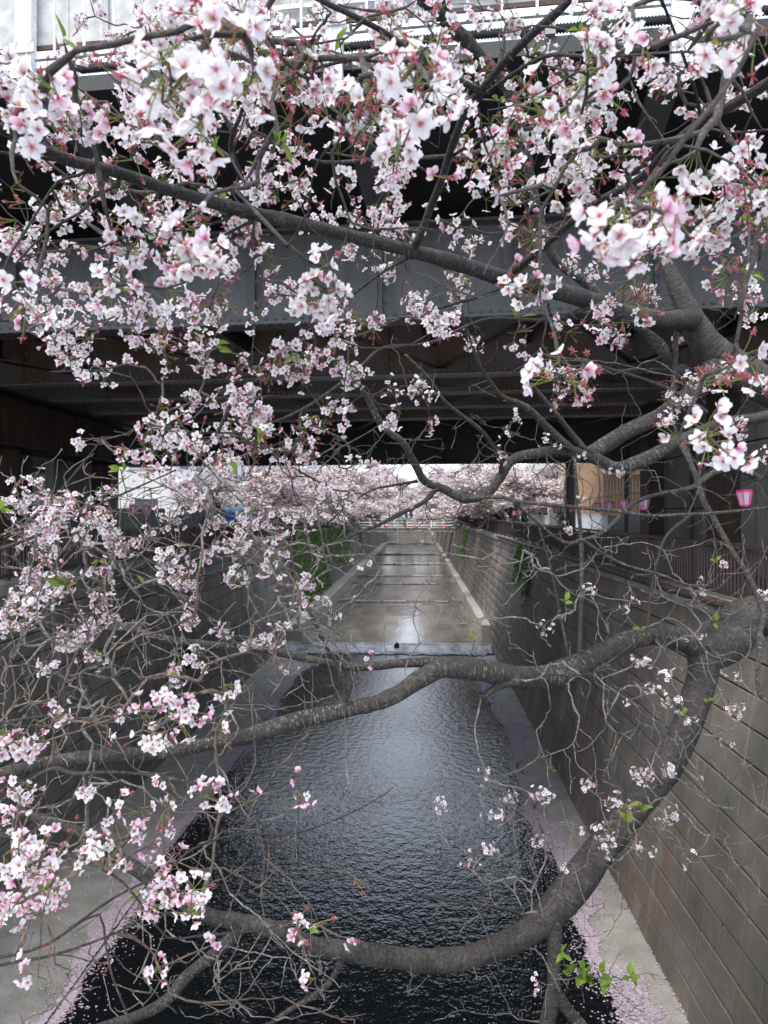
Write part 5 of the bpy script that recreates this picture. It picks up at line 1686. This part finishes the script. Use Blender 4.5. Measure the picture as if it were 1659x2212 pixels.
def flower(kind, seed, hi):
    """unit flower (diameter 1) on a stalk that starts at the origin and rises along +z"""
    rr = np.random.default_rng(seed)
    ac = AC()
    h = rr.uniform(0.75, 1.15) if kind != 'C' else rr.uniform(0.85, 1.25)
    bend = rr.uniform(0.0, 0.35)
    # stalk
    ns = 6 if hi else 4
    t = np.linspace(0, 1, ns)
    pts = np.stack([bend * t ** 2 * h, 0 * t, h * t], 1)
    Vt, Ft, _ = tube(pts, np.linspace(0.018, 0.024, ns), 5 if hi else 3)
    stc = (0.26, 0.30, 0.085) if kind != 'P' else (0.34, 0.20, 0.12)
    ac.add(Vt, Ft, np.tile(stc, (len(Vt), 1)))
    tilt = rr.uniform(0.0, 0.7) if kind == 'W' else rr.uniform(0.0, 0.4)
    Rm = np.array(Matrix.Rotation(tilt + bend * 0.8, 3, 'Y') @ Matrix.Rotation(rr.uniform(0, 6.28), 3, 'Z'))
    top = pts[-1]
    def add(V, F, C):
        ac.add(V @ Rm.T + top, F, C)
    # calyx tube
    q = np.array([(0, 0, -0.02), (0, 0, 0.07), (0, 0, 0.14)])
    Vc, Fc, _ = tube(q, [0.03, 0.05, 0.045], 6 if hi else 4)
    red = np.array((0.33, 0.09, 0.115)) * rr.uniform(0.8, 1.35)
    add(Vc, Fc, np.tile(red, (len(Vc), 1)))
    z0 = np.array((0, 0, 0.12))
    if kind == 'C':
        k0 = 5
        for k in range(k0):
            a = k * 6.283 / 5 + rr.normal(0, 0.1)
            e = np.array((math.cos(a), math.sin(a), rr.uniform(-0.5, 0.35))); s_ = np.array((-math.sin(a), math.cos(a), 0))
            V = np.array([z0 - s_ * 0.032, z0 + s_ * 0.032, z0 + e * 0.10 + s_ * 0.036, z0 + e * 0.20 + np.array((0, 0, -0.02)), z0 + e * 0.10 - s_ * 0.036])
            add(V, np.array([(0, 1, 2), (0, 2, 4), (4, 2, 3)]), np.tile(red * np.array((1.35, 1.3, 1.35)), (5, 1)))
        for k in range(12 if hi else 7):
            a = rr.uniform(0, 6.28); sp = rr.uniform(0.1, 0.75)
            e = np.array((math.cos(a) * sp, math.sin(a) * sp, 1.0)); e /= np.linalg.norm(e); s_ = np.cross(e, (0.3, 0.5, 0.2)); s_ /= np.linalg.norm(s_)
            ln = rr.uniform(0.14, 0.27)
            V = np.array([z0 - s_ * 0.009, z0 + s_ * 0.009, z0 + e * ln + s_ * 0.012, z0 + e * ln - s_ * 0.012])
            add(V, np.array([(0, 1, 2, 3)]), np.array([(0.50, 0.12, 0.19), (0.50, 0.12, 0.19), (0.55, 0.26, 0.26), (0.55, 0.26, 0.26)]))
    else:
        if kind == 'W':
            op0 = rr.uniform(-0.12, 0.55); npet = 5 if rr.random() < 0.85 else 4
            cen, mid, out = (0.62, 0.16, 0.27), (0.87, 0.75, 0.80), (0.885, 0.865, 0.88)
            k_m = rr.uniform(0.10, 0.26)
        else:
            op0 = rr.uniform(0.35, 1.05); npet = int(rr.integers(3, 6))
            cen, mid, out = (0.58, 0.14, 0.27), (0.80, 0.48, 0.62), (0.85, 0.66, 0.76)
            k_m = rr.uniform(0.2, 0.45)
        for k in range(npet):
            a = k * 6.283 / 5 + rr.normal(0, 0.08)
            V, F, T, U = petal(5 if hi else 3, 7 if hi else 4, 0.47 * rr.uniform(0.9, 1.06), 0.172 * rr.uniform(0.88, 1.12), op0 + rr.normal(0, 0.16), 0.13, rr.uniform(-0.05, 0.22), rr.normal(0, 0.12), rr)
            Ra = np.array(Matrix.Rotation(a, 3, 'Z'))
            V = V @ Ra.T + z0
            t1 = np.clip(T / k_m, 0, 1); t2 = np.clip((T - k_m) / 0.35, 0, 1)
            C = lerp(cen, mid, t1) * (1 - t2[:, None]) + np.array(out)[None] * t2[:, None]
            C = C * (1 - 0.05 * np.abs(np.sin(U * 7))[:, None]) * rr.uniform(0.94, 1.0)
            add(V, F, np.clip(C, 0, 0.94))
        for k in range(14 if hi else 5):
            a = rr.uniform(0, 6.28); sp = rr.uniform(0.1, 0.8)
            e = np.array((math.cos(a) * sp, math.sin(a) * sp, 1.0)); e /= np.linalg.norm(e); s_ = np.cross(e, (0.3, 0.5, 0.2)); s_ /= np.linalg.norm(s_)
            ln = rr.uniform(0.13, 0.24)
            V = np.array([z0 - s_ * 0.006, z0 + s_ * 0.006, z0 + e * ln + s_ * 0.014, z0 + e * ln - s_ * 0.014])
            add(V, np.array([(0, 1, 2, 3)]), np.array([(0.70, 0.32, 0.42), (0.70, 0.32, 0.42), (0.62, 0.46, 0.20), (0.62, 0.46, 0.20)]))
    V = np.concatenate(ac.V); C = np.concatenate(ac.C)
    F = ([np.concatenate(ac.F3)] if ac.F3 else []) + [np.concatenate(ac.F4)]
    # triangulate everything to keep one index array
    tri = []
    for f in F:
        if f.shape[1] == 3: tri.append(f)
        else: tri += [f[:, [0, 1, 2]], f[:, [0, 2, 3]]]
    return V, np.concatenate(tri), C


NV = {'W': 9, 'P': 6, 'C': 5}
TPL = {(k, i, hi): flower(k, 1000 + 37 * i + ord(k), hi) for k in NV for i in range(NV[k]) for hi in (True, False)}
PART_MESH = {}
for k in NV:
    for i in range(NV[k]):
        V, F, C = TPL[(k, i, True)]
        me = mesh_arrays('blossom', V, F, C, smooth=True); me.materials.append(M['petal'])
        PART_MESH[(k, i)] = me


def basis(z, roll):
    z = z / np.linalg.norm(z)
    t = np.array((0, 0, 1.0)) if abs(z[2]) < 0.95 else np.array((1.0, 0, 0))
    x = np.cross(t, z); x /= np.linalg.norm(x)
    y = np.cross(z, x)
    c, s = math.cos(roll), math.sin(roll)
    return np.stack([x * c + y * s, -x * s + y * c, z], 1)


EYEV = np.array((0, 0, EYE))
fl = []   # (dist, tree, kind, variant, matrix3*scale, pos)
for u_ in umb:
    if id(u_) in skipped: continue
    p, tree, nf, psp, near = u_
    view = EYEV - p; dist = np.linalg.norm(view); view /= dist
    ax = rng.normal(0, 0.75, 3) + view * 0.42 + np.array((0, 0, -0.25))
    ax /= np.linalg.norm(ax)
    # an umbel tends to be all fresh or mostly spent
    mood = rng.random()
    ps = psp * (0.35 if mood < 0.55 else 1.6)
    for _ in range(nf + (1 if ps > 0.5 else 0)):
        z = ax + rng.normal(0, 0.55, 3)
        q = rng.random()
        kind = 'C' if q < ps else ('P' if q < ps + 0.16 * (1 - ps) + (0.22 if tree is TC else 0.0) else 'W')
        v = int(rng.integers(0, NV[kind]))
        sc = FL * rng.uniform(0.86, 1.1) * (1.18 if kind == 'C' else 1.0)
        fl.append((dist, tree, kind, v, basis(z, rng.random() * 6.28) * sc, p))
fl.sort(key=lambda q: q[0])
print('flowers', len(fl))
acs = {id(t): AC() for t in (TA, TB, TC)}
npart = 0
for dist, tree, kind, v, m3, p in fl:
    cx = (p[0] * CY + p[1] * SY); cd_ = (-p[0] * SY + p[1] * CY)
    vis = cd_ > 0.1 and abs(cx / cd_) < 0.5 and abs((p[2] - EYE) / cd_) < 0.667
    if not vis and dist < 1.4: continue
    if npart < 300 and vis:
        o = link('blossom', PART_MESH[(kind, v)])
        o.parent = tree.root
        o.matrix_parent_inverse = Matrix.Translation(-Vector(tree.root.location))
        Mx = Matrix.Identity(4)
        for a in range(3):
            for b_ in range(3): Mx[a][b_] = m3[a, b_]
            Mx[a][3] = p[a]
        o.matrix_basis = Mx
        npart += 1
        continue
    V, F, C = TPL[(kind, v, dist < 2.7)]
    acs[id(tree)].add(V @ m3.T + p, F, C * rng.uniform(0.84, 1.0))
for tree in (TA, TB, TC):
    a = acs[id(tree)]
    if not a.V: continue
    o = wpar(link('blossoms', a.mesh('blossoms', M['petal'], True)), tree.root)
    o['kind'] = 'stuff'

# ------------------------------------------------------------------ young leaves
def leaf_mesh(seed):
    rr = np.random.default_rng(seed)
    V, F, C = [], [], []
    nl = 6
    fold = rr.uniform(0.25, 0.7); curl = rr.uniform(-0.1, 0.45)
    g0 = np.array(((0.15, 0.23, 0.03), (0.17, 0.25, 0.04), (0.20, 0.20, 0.05), (0.12, 0.20, 0.03), (0.16, 0.24, 0.035))[seed % 5])
    for i in range(nl):
        t = i / (nl - 1)
        w_ = 0.30 * math.sin(math.pi * t ** 0.8) ** 0.9 * (1 - 0.35 * t)
        z = -curl * t * t
        for u in (-1, 0, 1):
            V.append((w_ * u, t, z + abs(u) * w_ * fold))
            C.append(g0 * (1.12 if u == 0 else 1.0) * (0.9 + 0.2 * t))
    for i in range(nl - 1):
        for j in range(2):
            F.append((i * 3 + j, i * 3 + j + 1, i * 3 + j + 4, i * 3 + j + 3))
    me = mesh_arrays('leaf', np.array(V), np.array(F), np.clip(np.array(C), 0, 1), smooth=True)
    me.materials.append(M['leaf'])
    return me


LEAF = [leaf_mesh(k) for k in range(5)]


def put_leaf(tree, p, ydir, sz):
    y = ydir / np.linalg.norm(ydir)
    z = rng.normal(0, 0.5, 3) + np.array((0, -0.35, 0.7)); z -= y * np.dot(y, z); z /= np.linalg.norm(z)
    x = np.cross(y, z)
    o = link('leaf', LEAF[int(rng.integers(0, 5))])
    o.parent = tree.root
    o.matrix_parent_inverse = Matrix.Translation(-Vector(tree.root.location))
    Mx = Matrix.Identity(4)
    for a in range(3):
        Mx[a][0], Mx[a][1], Mx[a][2], Mx[a][3] = x[a] * sz, y[a] * sz, z[a] * sz, p[a]
    o.matrix_basis = Mx


def leaf_tuft(tree, x, y, d, n, sz, spread=10):
    c = P(x, y, d)
    for _ in range(n):
        p = c + rng.normal(0, spread / 1659 * d, 3) * (1 if spread > 12 else 0.3)
        put_leaf(tree, p, rng.normal(0, 0.7, 3) + np.array((0, -0.2, 0.35)), sz * rng.uniform(0.65, 1.15))


for (x, y, d, n, sz, tr) in LEAF_SPOTS:
    leaf_tuft(tr, x, y, d, n, sz)
for _ in range(22):
    leaf_tuft(TA, 1225 + 95 * rng.random(), 2085 + 40 * rng.random(), 5.2, 1, 0.095)
for _ in range(70):
    u = umb[int(rng.integers(0, len(umb)))]
    for _ in range(2): put_leaf(u[1], u[0], rng.normal(0, 0.7, 3) + np.array((0, -0.2, 0.3)), 0.032 * rng.uniform(0.6, 1.2))
